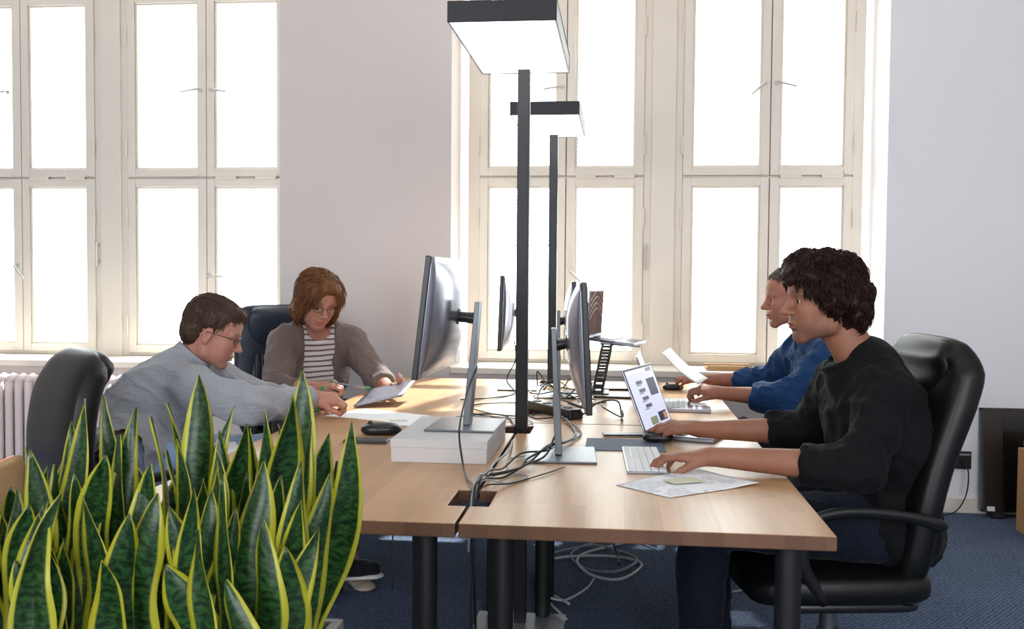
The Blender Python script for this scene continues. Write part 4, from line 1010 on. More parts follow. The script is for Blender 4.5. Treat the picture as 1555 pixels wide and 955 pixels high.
def body(S, J, off=0, arms=True, legs=True, torso=True, k=.05, flat=.68, arm_scale=1.0, bust=0):
    """J joints: hip chest neck shl shr ell elr wrl wrr knl knr anl anr, lat (towards the person's left), fwd"""
    lat = nz(J['lat']); t = nz(V3(*J['neck'])-V3(*J['hip'])); fwd = nz(np.cross(lat, t)); fwd = fwd if np.dot(fwd, J['fwd']) > 0 else -fwd
    q = J.get('s', 1.0); hip, neck = V3(*J['hip']), V3(*J['neck']); ch = V3(*J['chest']) if 'chest' in J else hip*.38+neck*.62
    if torso:
        Rt = np.array([fwd, lat, t])
        tc = nz(neck-ch); fc = nz(np.cross(lat, tc)); fc = fc if np.dot(fc, J['fwd']) > 0 else -fc; Rc = np.array([fc, lat, tc])
        wd = J.get('w', 1.0)
        po = off-.028 if off < 0 else off     # the pelvis stays well inside the clothes
        S.ell(hip, V3(.125*q+po, .165*q*wd+po, .13*q+po), Rt, k)
        S.cone(hip, ch, .115*q+po, .118*q+off, k=.06, flat=(lat, 1.28*wd))
        S.ell(ch, V3(.118*q+off, .160*q*wd+off, .16*q+off), Rc, .06)
        S.cone(ch, neck-tc*.05*q, .112*q+off, .075*q+off, k=.05, flat=(lat, 1.5*wd))
        for sh in ('shl', 'shr'):
            S.cone(neck-tc*.045*q, J[sh], .048*q+off, .047*q+off, k=.05)
            S.cone(ch+tc*.03*q, J[sh], .062*q+off, .047*q+off, k=.05)
        if bust:
            for y in (-1, 1): S.ell(ch+fc*.085*q+lat*y*.07*q-tc*.01, V3(.055, .062, .06)*q*bust+off, Rc, .05)
    if arms:
        for a, b, c in (('shl', 'ell', 'wrl'), ('shr', 'elr', 'wrr')):
            S.cone(J[a], J[b], .046*q*arm_scale+off, .038*q*arm_scale+off, k=.035)
            mid = V3(*J[b])*.7+V3(*J[c])*.3
            S.cone(J[b], mid, .040*q*arm_scale+off, .041*q*arm_scale+off, k=.02); S.cone(mid, J[c], .041*q*arm_scale+off, .0265*q*arm_scale+off, k=.02)
    if legs:
        for y, a, b in ((1, 'knl', 'anl'), (-1, 'knr', 'anr')):
            h0 = hip+lat*y*.085*q
            S.cone(h0, J[a], .092*q+off-(.02 if off < 0 else 0), .062*q+off, k=.05)
            mid = V3(*J[a])*.68+V3(*J[b])*.32
            S.cone(J[a], mid, .058*q+off, .058*q+off, k=.03); S.cone(mid, J[b], .058*q+off, .038*q+off, k=.03)
    return t, fwd, lat
def strands(H, v, q, mat, parent, n, length, flow, r=.0035, lift=.004, seed=1, jitter=.35, keep=None, name='hair_strands'):
    """tapered locks that follow the hair surface"""
    rg = np.random.default_rng(seed); N_ = vnormals(v, q); idx = rg.choice(len(v), min(len(v), n*3), replace=False)
    L = ((v-H.c)@H.Rm.T)/H.s; c_ = L.mean(0)
    mb_v = []; mb_f = []; cnt = 0
    for i in idx:
        l = L[i]
        if keep is not None and not keep(l): continue
        nr = N_[i]; p = v[i]+nr*.0005; ln = length*rg.uniform(.6, 1.3); ns = 6
        base = np.array(flow(l), float)@H.Rm
        base = base+rg.normal(0, jitter, 3); ring = []
        d = base-nr*np.dot(base, nr); d = d/max(np.linalg.norm(d), 1e-6)
        pts = []; cur = p.copy(); curve = rg.normal(0, .25, 3)
        for s_ in range(ns):
            pts.append(cur.copy())
            l2 = ((cur-H.c)@H.Rm.T)/H.s
            rad = (cur-(H.c+(c_*H.s)@H.Rm)); rad = rad/np.linalg.norm(rad)
            b2 = np.array(flow(l2), float)@H.Rm; d = d*.6+b2*.4+curve*.25; d = d-rad*np.dot(d, rad)*(.9 if s_ < ns-2 else .5); d /= np.linalg.norm(d)
            cur = cur+d*ln/ns+nr*lift*(1 if s_ < 2 else -.4)
        b = len(mb_v); rr = r*rg.uniform(.6, 1.3)
        for s_, pt in enumerate(pts):
            t_ = pts[min(s_+1, ns-1)]-pts[max(s_-1, 0)]; t_ = t_/max(np.linalg.norm(t_), 1e-9); a = np.cross(t_, nr); a /= max(np.linalg.norm(a), 1e-9); nn = np.cross(a, t_)
            w = rr*(1-(s_/(ns-1))**1.6)*.98+.0003
            mb_v += [pt+a*w, pt+nn*w*.6, pt-a*w, pt-nn*w*.5]
        for s_ in range(ns-1):
            for j in range(4): mb_f.append((b+s_*4+j, b+s_*4+(j+1) % 4, b+s_*4+4+(j+1) % 4, b+s_*4+4+j))
        cnt += 1
        if cnt >= n: break
    if mb_v: return np_mesh(name, np.array(mb_v), np.array(mb_f), mat, parent)
def glasses(H, parent, frame, w=.0185, h=.0145, x=.098, z=-.004, th=.0012):
    g = MB()
    for y in (-1, 1):
        pts = [Vector(H.P(x-.006*abs(math.cos(a))*(1 if y*math.cos(a) > 0 else 0), y*.034+w*1.15*math.cos(a), z+h*math.copysign(abs(math.sin(a))**.8, math.sin(a)))) for a in [2*math.pi*k/20 for k in range(21)]]
        g.tube(pts, th*H.s, 6)
        g.tube([Vector(H.P(x-.006, y*.054, z+.006)), Vector(H.P(x-.02, y*.074, z+.008)), Vector(H.P(.02, y*.084, z+.006)), Vector(H.P(-.012, y*.086, z+.004)), Vector(H.P(-.026, y*.083, z-.02))], th*H.s, 6)
    g.tube([Vector(H.P(x, -.013, z+.003)), Vector(H.P(x+.004, 0, z+.006)), Vector(H.P(x, .013, z+.003))], th*H.s, 6)
    o = g.build('glasses', frame, parent, smooth=True)
    for y in (-1, 1):
        pts = [Vector(H.P(x-.002, y*.034+w*1.1*math.cos(a), z+h*.95*math.sin(a))) for a in [2*math.pi*k/16 for k in range(16)]]
        MB().add(pts, [tuple(range(16))]).build('lens', M['lens'], o)
def shoe(ank, toe, parent, name, mat, solem, w=.045, lenf=1.0):
    a, t = V3(*ank), V3(*toe); d = nz(t-a); L = np.linalg.norm(t-a); u = nz(np.cross(np.cross(d, (0, 0, 1)), d)); l = np.cross(u, d)
    lo = np.minimum(a, t)-.14; hi = np.maximum(a, t)+.14
    S = SDF(lo, hi, .005); Rm = np.array([d, l, u])
    h = a-d*.05-u*.035
    S.cone(h, t-u*.02, .038, .030, k=.03, flat=(l, 1.05)); S.cone(a+u*.0, h, .042, .040, k=.03); S.cone(a+d*.02, t-d*.06-u*.02, .04, .034, k=.03)
    S.boxcut(h-u*.09, (.3, .2, .055), Rm, .0)
    v, q = S.mesh(); up_ = np_mesh(name, v, q, mat, parent)
    S = SDF(lo, hi, .005); S.cone(h-u*.032+d*.0, t-u*.048, .046, .040, k=.02, flat=(u, .30)); v, q = S.mesh(); np_mesh('sole', v, q, solem, up_)
    return up_

def foot_sdf(S, ank, toe, q=1.0):
    a, t = V3(*ank), V3(*toe); d = nz(t-a)
    S.cone(a-d*.02, a+(0, 0, -.03), .036*q, .034*q, k=.03); S.cone(a+(0, 0, -.01), t, .034*q, .02*q, k=.03)
# ------------------------------------------------------------------ man in the black sweater (right, nearest)
def bounds(J, H, extra=(), m_=.16):
    P = np.array([V3(*J[k]) for k in J if k not in ('lat', 'fwd', 's', 'w')]+[H.c]+[V3(*e) for e in extra]); return P.min(0)-m_, P.max(0)+m_
def mkperson(loc, label):
    return empty('person', (loc[0], loc[1], 0), 0, label, 'person', 'people at the desks')
def reparent(root):
    """children were built in world coordinates; keep them in place under the moved root"""
    for ch in root.children:
        ch.location = Vector(ch.location)-Vector(root.location)
def skin_body(J, H, root, mat, hands, fem=0, stubble=0, nose=1.0, feet=None, k=.05, open_=.35, brow=1, lips=.5, bust=0, down=.05):
    lo, hi = bounds(J, H)
    hl, hh = H.c-.155*H.s, H.c+.155*H.s
    fine = [(hl, hh, .0032)]
    for w, d, n, side, cu, kw in hands:
        w = V3(*w); e = w+nz(d)*.17; fine.append((np.minimum(w, e)-.045, np.maximum(w, e)+.045, .0035))
    S = SDF(lo, hi, .011, fine)
    body(S, J, -.013, k=k, arms=False, bust=bust); body(S, J, 0, k=k, torso=False, legs=False)
    nk = V3(*J['neck']); S.cone(nk-(0, 0, .04), H.P(-.022, 0, -.05), .060*H.s*(1-.12*fem), .052*H.s*(1-.12*fem), k=.03)
    sculpt_head(S, H, fem, nose)
    eyelids(S, H, open_)
    tips = []
    for w, d, n, side, cu, kw in hands:
        tips.append(fingers(S, w, d, n, side, cu, **kw))
    if feet:
        for a, t in feet: foot_sdf(S, a, t)
    v, q = S.mesh(); v = relax(v, q, 1, .35)
    t = head_tint(H, v, stubble, lips, brow)
    for tp in tips:     # a little redness at the finger tips
        for p in tp: t[:, 0] = np.maximum(t[:, 0], .22*np.exp(-((v-p)**2).sum(1)/.018**2))
    np_mesh('body', v, q, mat, root, t); add_eyes(H, root, down)
    return tips
def cloth(name, J, H, root, mat, off, fn, h=.0075, amp=.006, freq=9, seed=3, M3=None, m_=.16, extra=(), parts=dict(arms=True, legs=False, torso=True), k=.05, fine=(), bust=0, it=1, post=None):
    lo, hi = bounds(J, H, extra, m_); S = SDF(lo, hi, h, fine)
    body(S, J, off, k=k, bust=bust, **parts)
    if fn: fn(S)
    v, q = S.mesh(); n_ = vnormals(v, q); fa = np.clip((np.linalg.norm(v-V3(*J['neck']), axis=1)-.07)/.10, .08, 1); v = v+n_*(folds(v, amp, freq, seed, M3)*fa)[:, None]
    v = relax(v, q, it, .4)
    if post: v = post(v, n_)
    return np_mesh(name, v, q, mat, root)
DOWN = (0, 0, -1)

def collar_ring(c, ax, rx, ry, r, mat, root, flat=1.0, name='collar', gap=0):
    ax = nz(ax); u = nz(np.cross((0, 1, 0), ax)); w = np.cross(ax, u); n = 32
    a0 = gap; pts = [Vector(c+u*rx*math.cos(a)+w*ry*math.sin(a)) for a in np.linspace(math.pi+a0, 3*math.pi-a0, n+1)]
    return MB().tube(pts, r, 10, flat=flat, refn=tuple(ax)).build(name, mat, root, smooth=True)

def man_black():
    root = mkperson((.80, 3.12), 'dark-haired man in a black sweater at the near right desk, hands on mouse and keyboard')
    f = nz((-1, -.16, -.07)); H = Head((.622, 3.10, 1.262), f, (.05, 0, 1), 1.10)
    J = dict(s=1.08, hip=(.83, 3.14, .57), chest=(.80, 3.12, .86), neck=(.742, 3.11, 1.10), lat=(.16, -1, 0), fwd=(-1, 0, 0),
             shl=(.775, 2.95, .985), shr=(.72, 3.29, .985), ell=(.685, 2.86, .785), elr=(.655, 3.43, .80), wrl=(.285, 2.965, .787), wrr=(.285, 3.47, .79),
             knl=(.27, 3.03, .58), knr=(.29, 3.26, .58), anl=(.26, 3.03, .13), anr=(.33, 3.28, .13))
    skin_body(J, H, root, skin_mat('skin_tanned', 'a0705a', '8b5c49', (.09, .055, .042)), [
        ((.285, 2.965, .787), (-1, .10, -.02), (.05, -.1, 1), -1, [(8, 28, 18), (6, 26, 20), (10, 30, 20), (14, 34, 20)], dict(sc_=1.02, spread=7, thumb=(30, 12, 15))),
        ((.285, 3.47, .795), (-1, .02, .02), (.1, -.15, 1), 1, [(12, 24, 16), (10, 22, 16), (16, 28, 18), (20, 32, 18)], dict(sc_=1.02, spread=6, thumb=(32, 10, 15)))],
        stubble=.5, nose=1.12)
    def sw(S):
        for a, b, c in (('shl', 'ell', 'wrl'), ('shr', 'elr', 'wrr')):
            e, w = V3(*J[b]), V3(*J[c]); S.cone(J[a], e, .062, .053, k=.04); S.cone(e, e+(w-e)*.33, .054, .053, k=.03)
            S.cone(e+(w-e)*.30, e+(w-e)*.385, .058, .058, k=.008, cut=True, cuta=True)
            S.cone(e+(w-e)*.385, w, .075, .07, k=0, op='-', cuta=True)
        S.cone(RC-RA*.05, RC-RA*.004, .082, .072, k=.03, cut=True)
        S.ell(V3(*J['hip'])+(0, 0, .0), (.155, .20, .13), None, .05)
        S.cone(RC, RC+RA*.14, .066, .085, k=.004, op='-', cuta=True)
    RC = V3(.692, 3.112, 1.073); RA = nz((-.50, 0, 1))
    # sleeves leave the forearms bare: arms are made by hand below, the torso by body()
    J2 = dict(J); J2['wrl'] = tuple(V3(*J['ell'])+(V3(*J['wrl'])-V3(*J['ell']))*.3); J2['wrr'] = tuple(V3(*J['elr'])+(V3(*J['wrr'])-V3(*J['elr']))*.3)
    collar_ring(RC, RA, .070, .072, .0085, M['knit'], root)
    cloth('sweater', J2, H, root, M['knit'], .013, sw, amp=.015, freq=10, seed=11, M3=[[1, 0, .4], [0, 1, 0], [0, .3, .8]], extra=[J['wrl'], J['wrr']])
    def jn(S): S.ell(J['hip'], (.145, .185, .12), None, .05)
    cloth('jeans', J, H, root, M['denim'], .012, jn, h=.009, amp=.010, freq=9, seed=21, parts=dict(arms=False, legs=True, torso=False))
    for a, t in ((J['anl'], (.12, 2.99, .05)), (J['anr'], (.18, 3.30, .05))): shoe((a[0], a[1], .09), (t[0], t[1], .065), root, 'shoe', M['canvas'], M['sole'])
    # hair: bushy, over the ears and the nape, curly fringe
    S = SDF(H.c-.21, H.c+.21, .0045)
    H.ell(S, (-.020, 0, .044), (.102, .090, .086), k=0)
    H.ell(S, (.045, 0, .082), (.062, .078, .046), k=.03)
    H.ell(S, (-.055, 0, -.010), (.080, .092, .075), k=.03)
    H.ell(S, (-.072, 0, -.062), (.050, .070, .050), k=.03)
    for y in (-1, 1):
        H.ell(S, (-.004, y*.076, .004), (.044, .024, .058), k=.02); H.ell(S, (.045, y*.070, .042), (.034, .020, .036), k=.02)
    H.ell(S, (.082, 0, .058), (.024, .054, .024), k=.02)
    H.ell(S, (.080, 0, -.030), (.062, .056, .066), k=.012, op='-'); H.ell(S, (.060, 0, -.105), (.085, .10, .085), k=.012, op='-')
    for y in (-1, 1): H.ell(S, (.062, y*.075, -.03), (.030, .03, .05), k=.01, op='-')
    v, q = S.mesh(); n_ = vnormals(v, q)
    L = (v-H.c)@H.Rm.T; d_ = .0085*vnoise(v*34, 4)+.006*vnoise(v*70, 9)+.0035*vnoise(v*150*[1, 1, .5], 8); v = v+n_*d_[:, None]
    o = np_mesh('hair', v, q, M['hair_dark'], root)
    def flow(l): return (l[0]*.8+.25*(l[0] > .03), l[1]*1.2, -.6-.9*(l[2] < .06))
    strands(H, v, q, M['hair_dark'], o, 3000, .036, flow, r=.0026, lift=.0018, seed=2, jitter=.75, keep=lambda l: l[0] < .088)
    reparent(root)
man_black()

def man_blue():
    root = mkperson((1.0, 4.62), 'man in a dark blue shirt at the far right desk, holding a white sheet')
    H = Head((.775, 4.62, 1.232), nz((-1, -.10, -.10)), (0, 0, 1), 1.08)
    J = dict(s=1.08, hip=(1.05, 4.72, .55), chest=(.985, 4.70, .83), neck=(.895, 4.66, 1.06), lat=(.12, -1, 0), fwd=(-1, 0, 0),
             shl=(.93, 4.48, .97), shr=(.88, 4.87, .97), ell=(.76, 4.42, .79), elr=(.75, 5.02, .80), wrl=(.465, 4.50, .80), wrr=(.455, 5.10, .80),
             knl=(.55, 4.60, .56), knr=(.57, 4.86, .56), anl=(.52, 4.56, .12), anr=(.60, 4.88, .12))
    skin_body(J, H, root, skin_mat('skin_ruddy', 'ab7460', '96604e', (.16, .12, .10)), [
        ((.465, 4.50, .80), (-1, .02, .22), (.15, -.55, .9), -1, [(30, 50, 30), (32, 54, 30), (36, 56, 30), (40, 60, 30)], dict(spread=2, thumb=(28, 10, 12))),
        ((.455, 5.10, .80), (-1, .0, .06), (.1, -.1, 1), 1, [(14, 26, 16), (12, 24, 16), (16, 28, 18), (20, 30, 18)], dict(spread=6, thumb=(32, 10, 15)))], stubble=.15, nose=1.1)
    def sh(S):
        for a, b, c in (('shl', 'ell', 'wrl'), ('shr', 'elr', 'wrr')):
            e, w = V3(*J[b]), V3(*J[c]); S.cone(J[a], e, .070, .064, k=.05); S.cone(e, e+(w-e)*.50, .060, .052, k=.03)
            S.cone(e+(w-e)*.46, e+(w-e)*.56, .056, .056, k=.006, cut=True, cuta=True); S.cone(e+(w-e)*.56, w, .075, .07, k=0, op='-', cuta=True)
        nk = V3(*J['neck']); up_ = nz((-.25, 0, 1))
        S.ell(J['hip'], (.16, .20, .12), None, .05)
        S.cone(nk-up_*.02, nk+up_*.045+(-.0, 0, 0), .080, .074, k=.02, cut=True)
        S.cone(nk+up_*.0, nk+up_*.09+(-.02, 0, 0), .066, .070, k=.004, op='-'); S.ell(nk+(-.085, 0, .0), (.04, .03, .075), None, .006, '-')
        collar_ring(nk+up_*.038+V3(-.006, 0, 0), up_, .076, .074, .007, M['blue'], root, flat=2.6, gap=.35)
    J2 = dict(J); 
    for w, e in (('wrl', 'ell'), ('wrr', 'elr')): J2[w] = tuple(V3(*J[e])+(V3(*J[w])-V3(*J[e]))*.5)
    cloth('shirt', J2, H, root, M['blue'], .016, sh, amp=.018, freq=9, seed=31, M3=[[1, 0, .5], [0, 1, 0], [.2, .3, .8]], extra=[J['wrl'], J['wrr']])
    cloth('trousers', J, H, root, M['trouser'], .012, lambda S: S.ell(J['hip'], (.15, .18, .12), None, .05), h=.011, amp=.010, freq=9, seed=22, parts=dict(arms=False, legs=True, torso=False))
    for a, t in ((J['anl'], (.33, 4.53, .05)), (J['anr'], (.42, 4.90, .05))): shoe((a[0], a[1], .09), (t[0], t[1], .065), root, 'shoe', M['canvas'], M['sole'])
    S = SDF(H.c-.19, H.c+.19, .0045)
    H.ell(S, (-.024, 0, .046), (.098, .083, .086), k=0); H.ell(S, (.0, 0, .078), (.075, .066, .044), k=.02); H.ell(S, (-.06, 0, -.005), (.062, .076, .066), k=.02)
    H.ell(S, (.092, 0, .005), (.066, .09, .088), k=.010, op='-'); H.ell(S, (.04, 0, -.11), (.09, .11, .085), k=.012, op='-')
    for y in (-1, 1): H.ell(S, (.0, y*.085, -.022), (.030, .022, .036), k=.006, op='-')
    v, q = S.mesh(); n_ = vnormals(v, q); v = v+n_*(.003*vnoise(v*60, 4)+.002*vnoise(v*140, 9))[:, None]
    o = np_mesh('hair', v, q, M['hair_grey'], root); strands(H, v, q, M['hair_grey'], o, 1200, .024, lambda l: (.3-l[0]*2, l[1], -.7), r=.0022, lift=.001, seed=5)
    reparent(root)
man_blue()

def woman():
    root = mkperson((-1.48, 4.85), 'auburn-haired woman with glasses, taupe cardigan over a striped top, holding a tablet')
    f = nz((.62, -.72, -.47)); H = Head((-1.455, 4.68, 1.197), f, nz((.12, .0, 1)), 1.06)
    J = dict(s=.98, w=.92, hip=(-1.60, 4.98, .53), chest=(-1.55, 4.89, .83), neck=(-1.495, 4.80, 1.065), lat=(.85, .5, 0), fwd=(.5, -.85, 0),
             shl=(-1.345, 4.88, .98), shr=(-1.64, 4.72, .98), ell=(-1.175, 4.80, .795), elr=(-1.60, 4.50, .78), wrl=(-1.075, 4.56, .785), wrr=(-1.365, 4.405, .80),
             knl=(-1.26, 4.62, .53), knr=(-1.40, 4.52, .53), anl=(-1.16, 4.18, .13), anr=(-1.30, 4.30, .13))
    tips = skin_body(J, H, root, skin_mat('skin_fair', 'bb8a76', 'a87464', (.20, .11, .08)), [
        ((-1.075, 4.56, .785), (.55, -.42, .10), (.5, .1, -.85), -1, [(26, 42, 28), (28, 46, 28), (32, 48, 30), (36, 52, 30)], dict(sc_=.88, spread=3, thumb=(32, 12, 12), fat=.93)),
        ((-1.365, 4.405, .80), (.92, -.12, .22), (-.1, -.55, .8), 1, [(42, 62, 30), (48, 66, 34), (52, 70, 36), (56, 72, 36)], dict(sc_=.88, spread=2, thumb=(22, 6, 10), fat=.93))],
        fem=1, nose=.9, feet=[((-1.16, 4.18, .10), (-1.06, 4.03, .045))], lips=.8, bust=.8, open_=.24, down=.16)
    def top(S):
        nk = V3(*J['neck']); fx = nz((.5, -.85, 0))
        S.ell(nk+fx*.075+(0, 0, .0), (.072, .072, .080), None, .006, '-'); S.ell(nk+fx*.02+(0, 0, .06), (.09, .09, .07), None, .01, '-')
    J2 = dict(J)
    cloth('striped_top', J2, H, root, M['stripe'], .010, top, amp=.004, freq=10, seed=41, parts=dict(arms=False, legs=False, torso=True), bust=.8)
    def card(S):
        nk = V3(*J['neck']); fx = nz((.5, -.85, 0)); la = nz(J['lat']); ch = V3(*J['chest'])
        for a, b, c in (('shl', 'ell', 'wrl'), ('shr', 'elr', 'wrr')):
            e, w = V3(*J[b]), V3(*J[c]); S.cone(J[a], e, .058, .052, k=.05); S.cone(e, e+(w-e)*.45, .049, .044, k=.03)
            S.cone(e+(w-e)*.42, e+(w-e)*.52, .047, .047, k=.005, cut=True, cuta=True); S.cone(e+(w-e)*.52, w, .065, .06, k=0, op='-', cuta=True)
        Rm = np.array([fx, la, (0, 0, 1)])
        S.boxcut(ch+fx*.17+(0, 0, .0), (.14, .074, .40), Rm, .008)
        S.ell(nk+fx*.06+(0, 0, .03), (.085, .085, .085), None, .01, '-')
    for w, e in (('wrl', 'ell'), ('wrr', 'elr')): J2[w] = tuple(V3(*J[e])+(V3(*J[w])-V3(*J[e]))*.45)
    cloth('cardigan', J2, H, root, M['taupe'], .022, card, amp=.012, freq=11, seed=43, M3=[[1, 0, .4], [0, 1, 0], [.2, .3, .7]], bust=.8, extra=[J['wrl'], J['wrr']])
    cloth('trousers', J, H, root, M['trouser'], .014, lambda S: S.ell(J['hip'], (.15, .18, .12), None, .05), h=.011, amp=.008, freq=9, seed=44, parts=dict(arms=False, legs=True, torso=False))
    a, t = V3(-1.16, 4.18, .10), V3(-1.05, 4.01, .05); d = nz((t-a)*[1, 1, 0]); l = np.cross((0, 0, 1), d)
    S = SDF(np.minimum(a, t)-.13, np.maximum(a, t)+.13, .005); S.cone(a*[1, 1, 0]-d*.05+(0, 0, .016), t*[1, 1, 0]+d*.02+(0, 0, .016), .042, .046, flat=((0, 0, 1), .34)); v, q = S.mesh(); so2 = np_mesh('sandal', v, q, M['sandal'], root)
    for s_ in (.45, .8):
        c = a*(1-s_)+t*s_; MB().tube([Vector(c*[1, 1, 0]+l*.045*math.cos(b)+(0, 0, .015+(.055-.02*s_)*math.sin(b))+d*.0) for b in np.linspace(0, math.pi, 10)], .010, 6, flat=.4).build('strap', M['sandal'], so2, smooth=True)
    S = SDF(H.c-.21, H.c+.21, .0045)       # bob with side fringe
    H.ell(S, (-.018, 0, .046), (.106, .090, .092), k=0); H.ell(S, (.03, .01, .085), (.07, .068, .042), k=.02)
    H.ell(S, (-.045, 0, -.03), (.074, .094, .085), k=.03); H.ell(S, (-.05, 0, -.085), (.066, .098, .045), k=.03)
    for y in (-1, 1): H.ell(S, (.012, y*.084, -.035), (.046, .026, .082), k=.02); H.ell(S, (.05, y*.066, .045), (.036, .024, .05), k=.02)
    H.ell(S, (.060, -.044, .055), (.032, .036, .036), k=.02)
    H.ell(S, (.078, .006, -.035), (.062, .056, .080), k=.012, op='-'); H.ell(S, (.02, 0, -.13), (.075, .072, .06), k=.012, op='-'); H.ell(S, (.105, .012, .030), (.034, .046, .042), k=.012, op='-')
    v, q = S.mesh(); n_ = vnormals(v, q); L = (v-H.c)@H.Rm.T
    v = v+n_*(.004*vnoise(L*[40, 40, 14], 4)+.003*vnoise(L*[110, 110, 26], 9))[:, None]
    o = np_mesh('hair', v, q, M['hair_auburn'], root)
    strands(H, v, q, M['hair_auburn'], o, 2200, .065, lambda l: (-.15 if l[2] > .06 else .10, (l[1]-.01)*3, -1.0), r=.0026, lift=.0012, seed=6, jitter=.16, keep=lambda l: not (l[0] > .055 and -.035 < l[1] < .055))
    glasses(H, root, pm('tortoise_frame', '3a2420', .25), w=.020, h=.0145)
    reparent(root)
woman()

def man_grey():
    root = mkperson((-1.95, 3.78), 'man with glasses in a grey shirt leaning over the left desk with a green marker')
    f = nz((.90, .22, -.36)); H = Head((-1.625, 3.84, 1.085), f, nz((-.0, 0, 1)), 1.09)
    J = dict(s=1.08, hip=(-1.84, 3.56, .59), chest=(-1.85, 3.74, .79), neck=(-1.73, 3.81, .955), lat=(-.25, .97, 0), fwd=(.9, .2, -.3),
             shl=(-1.68, 3.99, .885), shr=(-1.615, 3.63, .865), ell=(-1.52, 4.14, .76), elr=(-1.375, 3.60, .815), wrl=(-1.34, 3.98, .795), wrr=(-1.215, 3.84, .825),
             knl=(-1.50, 3.98, .56), knr=(-1.48, 3.70, .56), anl=(-1.20, 3.98, .14), anr=(-1.42, 3.68, .12))
    skin_body(J, H, root, skin_mat('skin_pink', 'bf8a78', 'a97262', (.12, .08, .06)), [
        ((-1.34, 3.98, .795), (1, -.12, .0), (0, 0, 1), -1, [20, 22, 26, 30], dict(spread=4, thumb=(30, 10, 12))),
        ((-1.215, 3.84, .825), (.98, .12, -.02), (.05, -.5, .85), 1, [(34, 58, 34), (38, 60, 34), (44, 64, 34), (48, 66, 34)], dict(spread=2, thumb=(24, 8, 12)))], nose=1.05)
    def sh(S):
        for a, b, c in (('shl', 'ell', 'wrl'), ('shr', 'elr', 'wrr')):
            e, w = V3(*J[b]), V3(*J[c]); S.cone(J[a], e, .072, .064, k=.05); S.cone(e, e+(w-e)*.88, .060, .044, k=.03)
            S.cone(e+(w-e)*.84, e+(w-e)*.97, .042, .040, k=.005, cut=True, cuta=True); S.cone(e+(w-e)*.97, e+(w-e)*1.3, .05, .05, k=0, op='-', cuta=True)
        nk = V3(*J['neck']); up_ = nz(H.P(-.02, 0, -.06)-nk)
        S.ell(V3(*J['hip'])+(0, 0, -.02), (.17, .215, .13), None, .05)
        S.cone(nk-up_*.03, nk+up_*.045, .086, .074, k=.02, cut=True); S.cone(nk+up_*.01, nk+up_*.09, .060, .070, k=.004, op='-'); collar_ring(nk+up_*.040, up_, .074, .074, .007, M['grey'], root, flat=2.8, gap=.3)
    cloth('shirt', J, H, root, M['grey'], .017, sh, amp=.020, freq=7, seed=51, M3=[[.8, .2, .5], [0, 1, .2], [.3, .2, .9]])
    cloth('jeans', J, H, root, M['lightdenim'], .014, lambda S: S.ell(J['hip'], (.15, .18, .12), None, .05), h=.011, amp=.008, freq=9, seed=52, parts=dict(arms=False, legs=True, torso=False))
    shoe((-1.20, 3.98, .115), (-.99, 3.955, .125), root, 'shoe', M['canvas'], M['sole']); shoe((-1.42, 3.68, .09), (-1.22, 3.69, .065), root, 'shoe', M['canvas'], M['sole'])
    S = SDF(H.c-.19, H.c+.19, .0045)       # short, neat, side parting
    H.ell(S, (-.022, 0, .044), (.103, .084, .090), k=0); H.ell(S, (.03, 0, .080), (.066, .066, .042), k=.02); H.ell(S, (-.062, 0, -.01), (.060, .077, .072), k=.02)
    H.ell(S, (.098, 0, .0), (.060, .09, .080), k=.008, op='-'); H.ell(S, (.035, 0, -.115), (.09, .11, .085), k=.010, op='-')
    for y in (-1, 1): H.ell(S, (.002, y*.086, -.022), (.027, .022, .034), k=.005, op='-')
    v, q = S.mesh(); n_ = vnormals(v, q); L = (v-H.c)@H.Rm.T; v = v+n_*(.0025*vnoise(L*[60, 60, 30], 4)+.0015*vnoise(v*160, 9))[:, None]
    o = np_mesh('hair', v, q, M['hair_brown'], root); strands(H, v, q, M['hair_brown'], o, 1800, .030, lambda l: (.9 if l[2] > .07 else -.1, l[1]*1.5, -.35 if l[2] > .07 else -1), r=.0022, lift=.0008, seed=7, jitter=.2)
    glasses(H, root, M['plastic'], w=.019, h=.0125)
    reparent(root)
man_grey()

# ------------------------------------------------------------------ snake plants in the planter
def at(x, y, Y):     # a point at depth Y seen at photo position (x, y)
    d = fw+r2*((x-777.5)/FOC)-u2*((y-477.5)/FOC); return Vector((0, 0, CAM_H))+d*(Y/d.y)
pl = empty('planter', (-.74, 1.42, 0), 0, 'tall grey rectangular planter holding the snake plants', 'planter')
PX0, PX1, PY0, PY1, PZ = -1.08, -.452, 1.22, 1.60, .742
mb = MB(); t = .018
for a in ((PX0, PX1, PY0, PY0+t), (PX0, PX1, PY1-t, PY1), (PX0, PX0+t, PY0+t, PY1-t), (PX1-t, PX1, PY0+t, PY1-t)): mb.box(a[0]+.74, a[1]+.74, a[2]-1.42, a[3]-1.42, 0.02, PZ)
mb.box(PX0+.74, PX1+.74, PY0-1.42, PY1-1.42, 0, .02); mb.build('planter_body', M['planter'], pl, bevel=.003)
N = 30; vs = [(PX0+t+(PX1-PX0-2*t)*i/N+.74, PY0+t+(PY1-PY0-2*t)*j/N-1.42, PZ-.05+random.uniform(-.006, .006)) for i in range(N+1) for j in range(N+1)]
so_ = MB().add(vs, [(i*(N+1)+j, (i+1)*(N+1)+j, (i+1)*(N+1)+j+1, i*(N+1)+j+1) for i in range(N) for j in range(N)]).build('soil', M['soil'], pl); so_['kind'] = 'stuff'
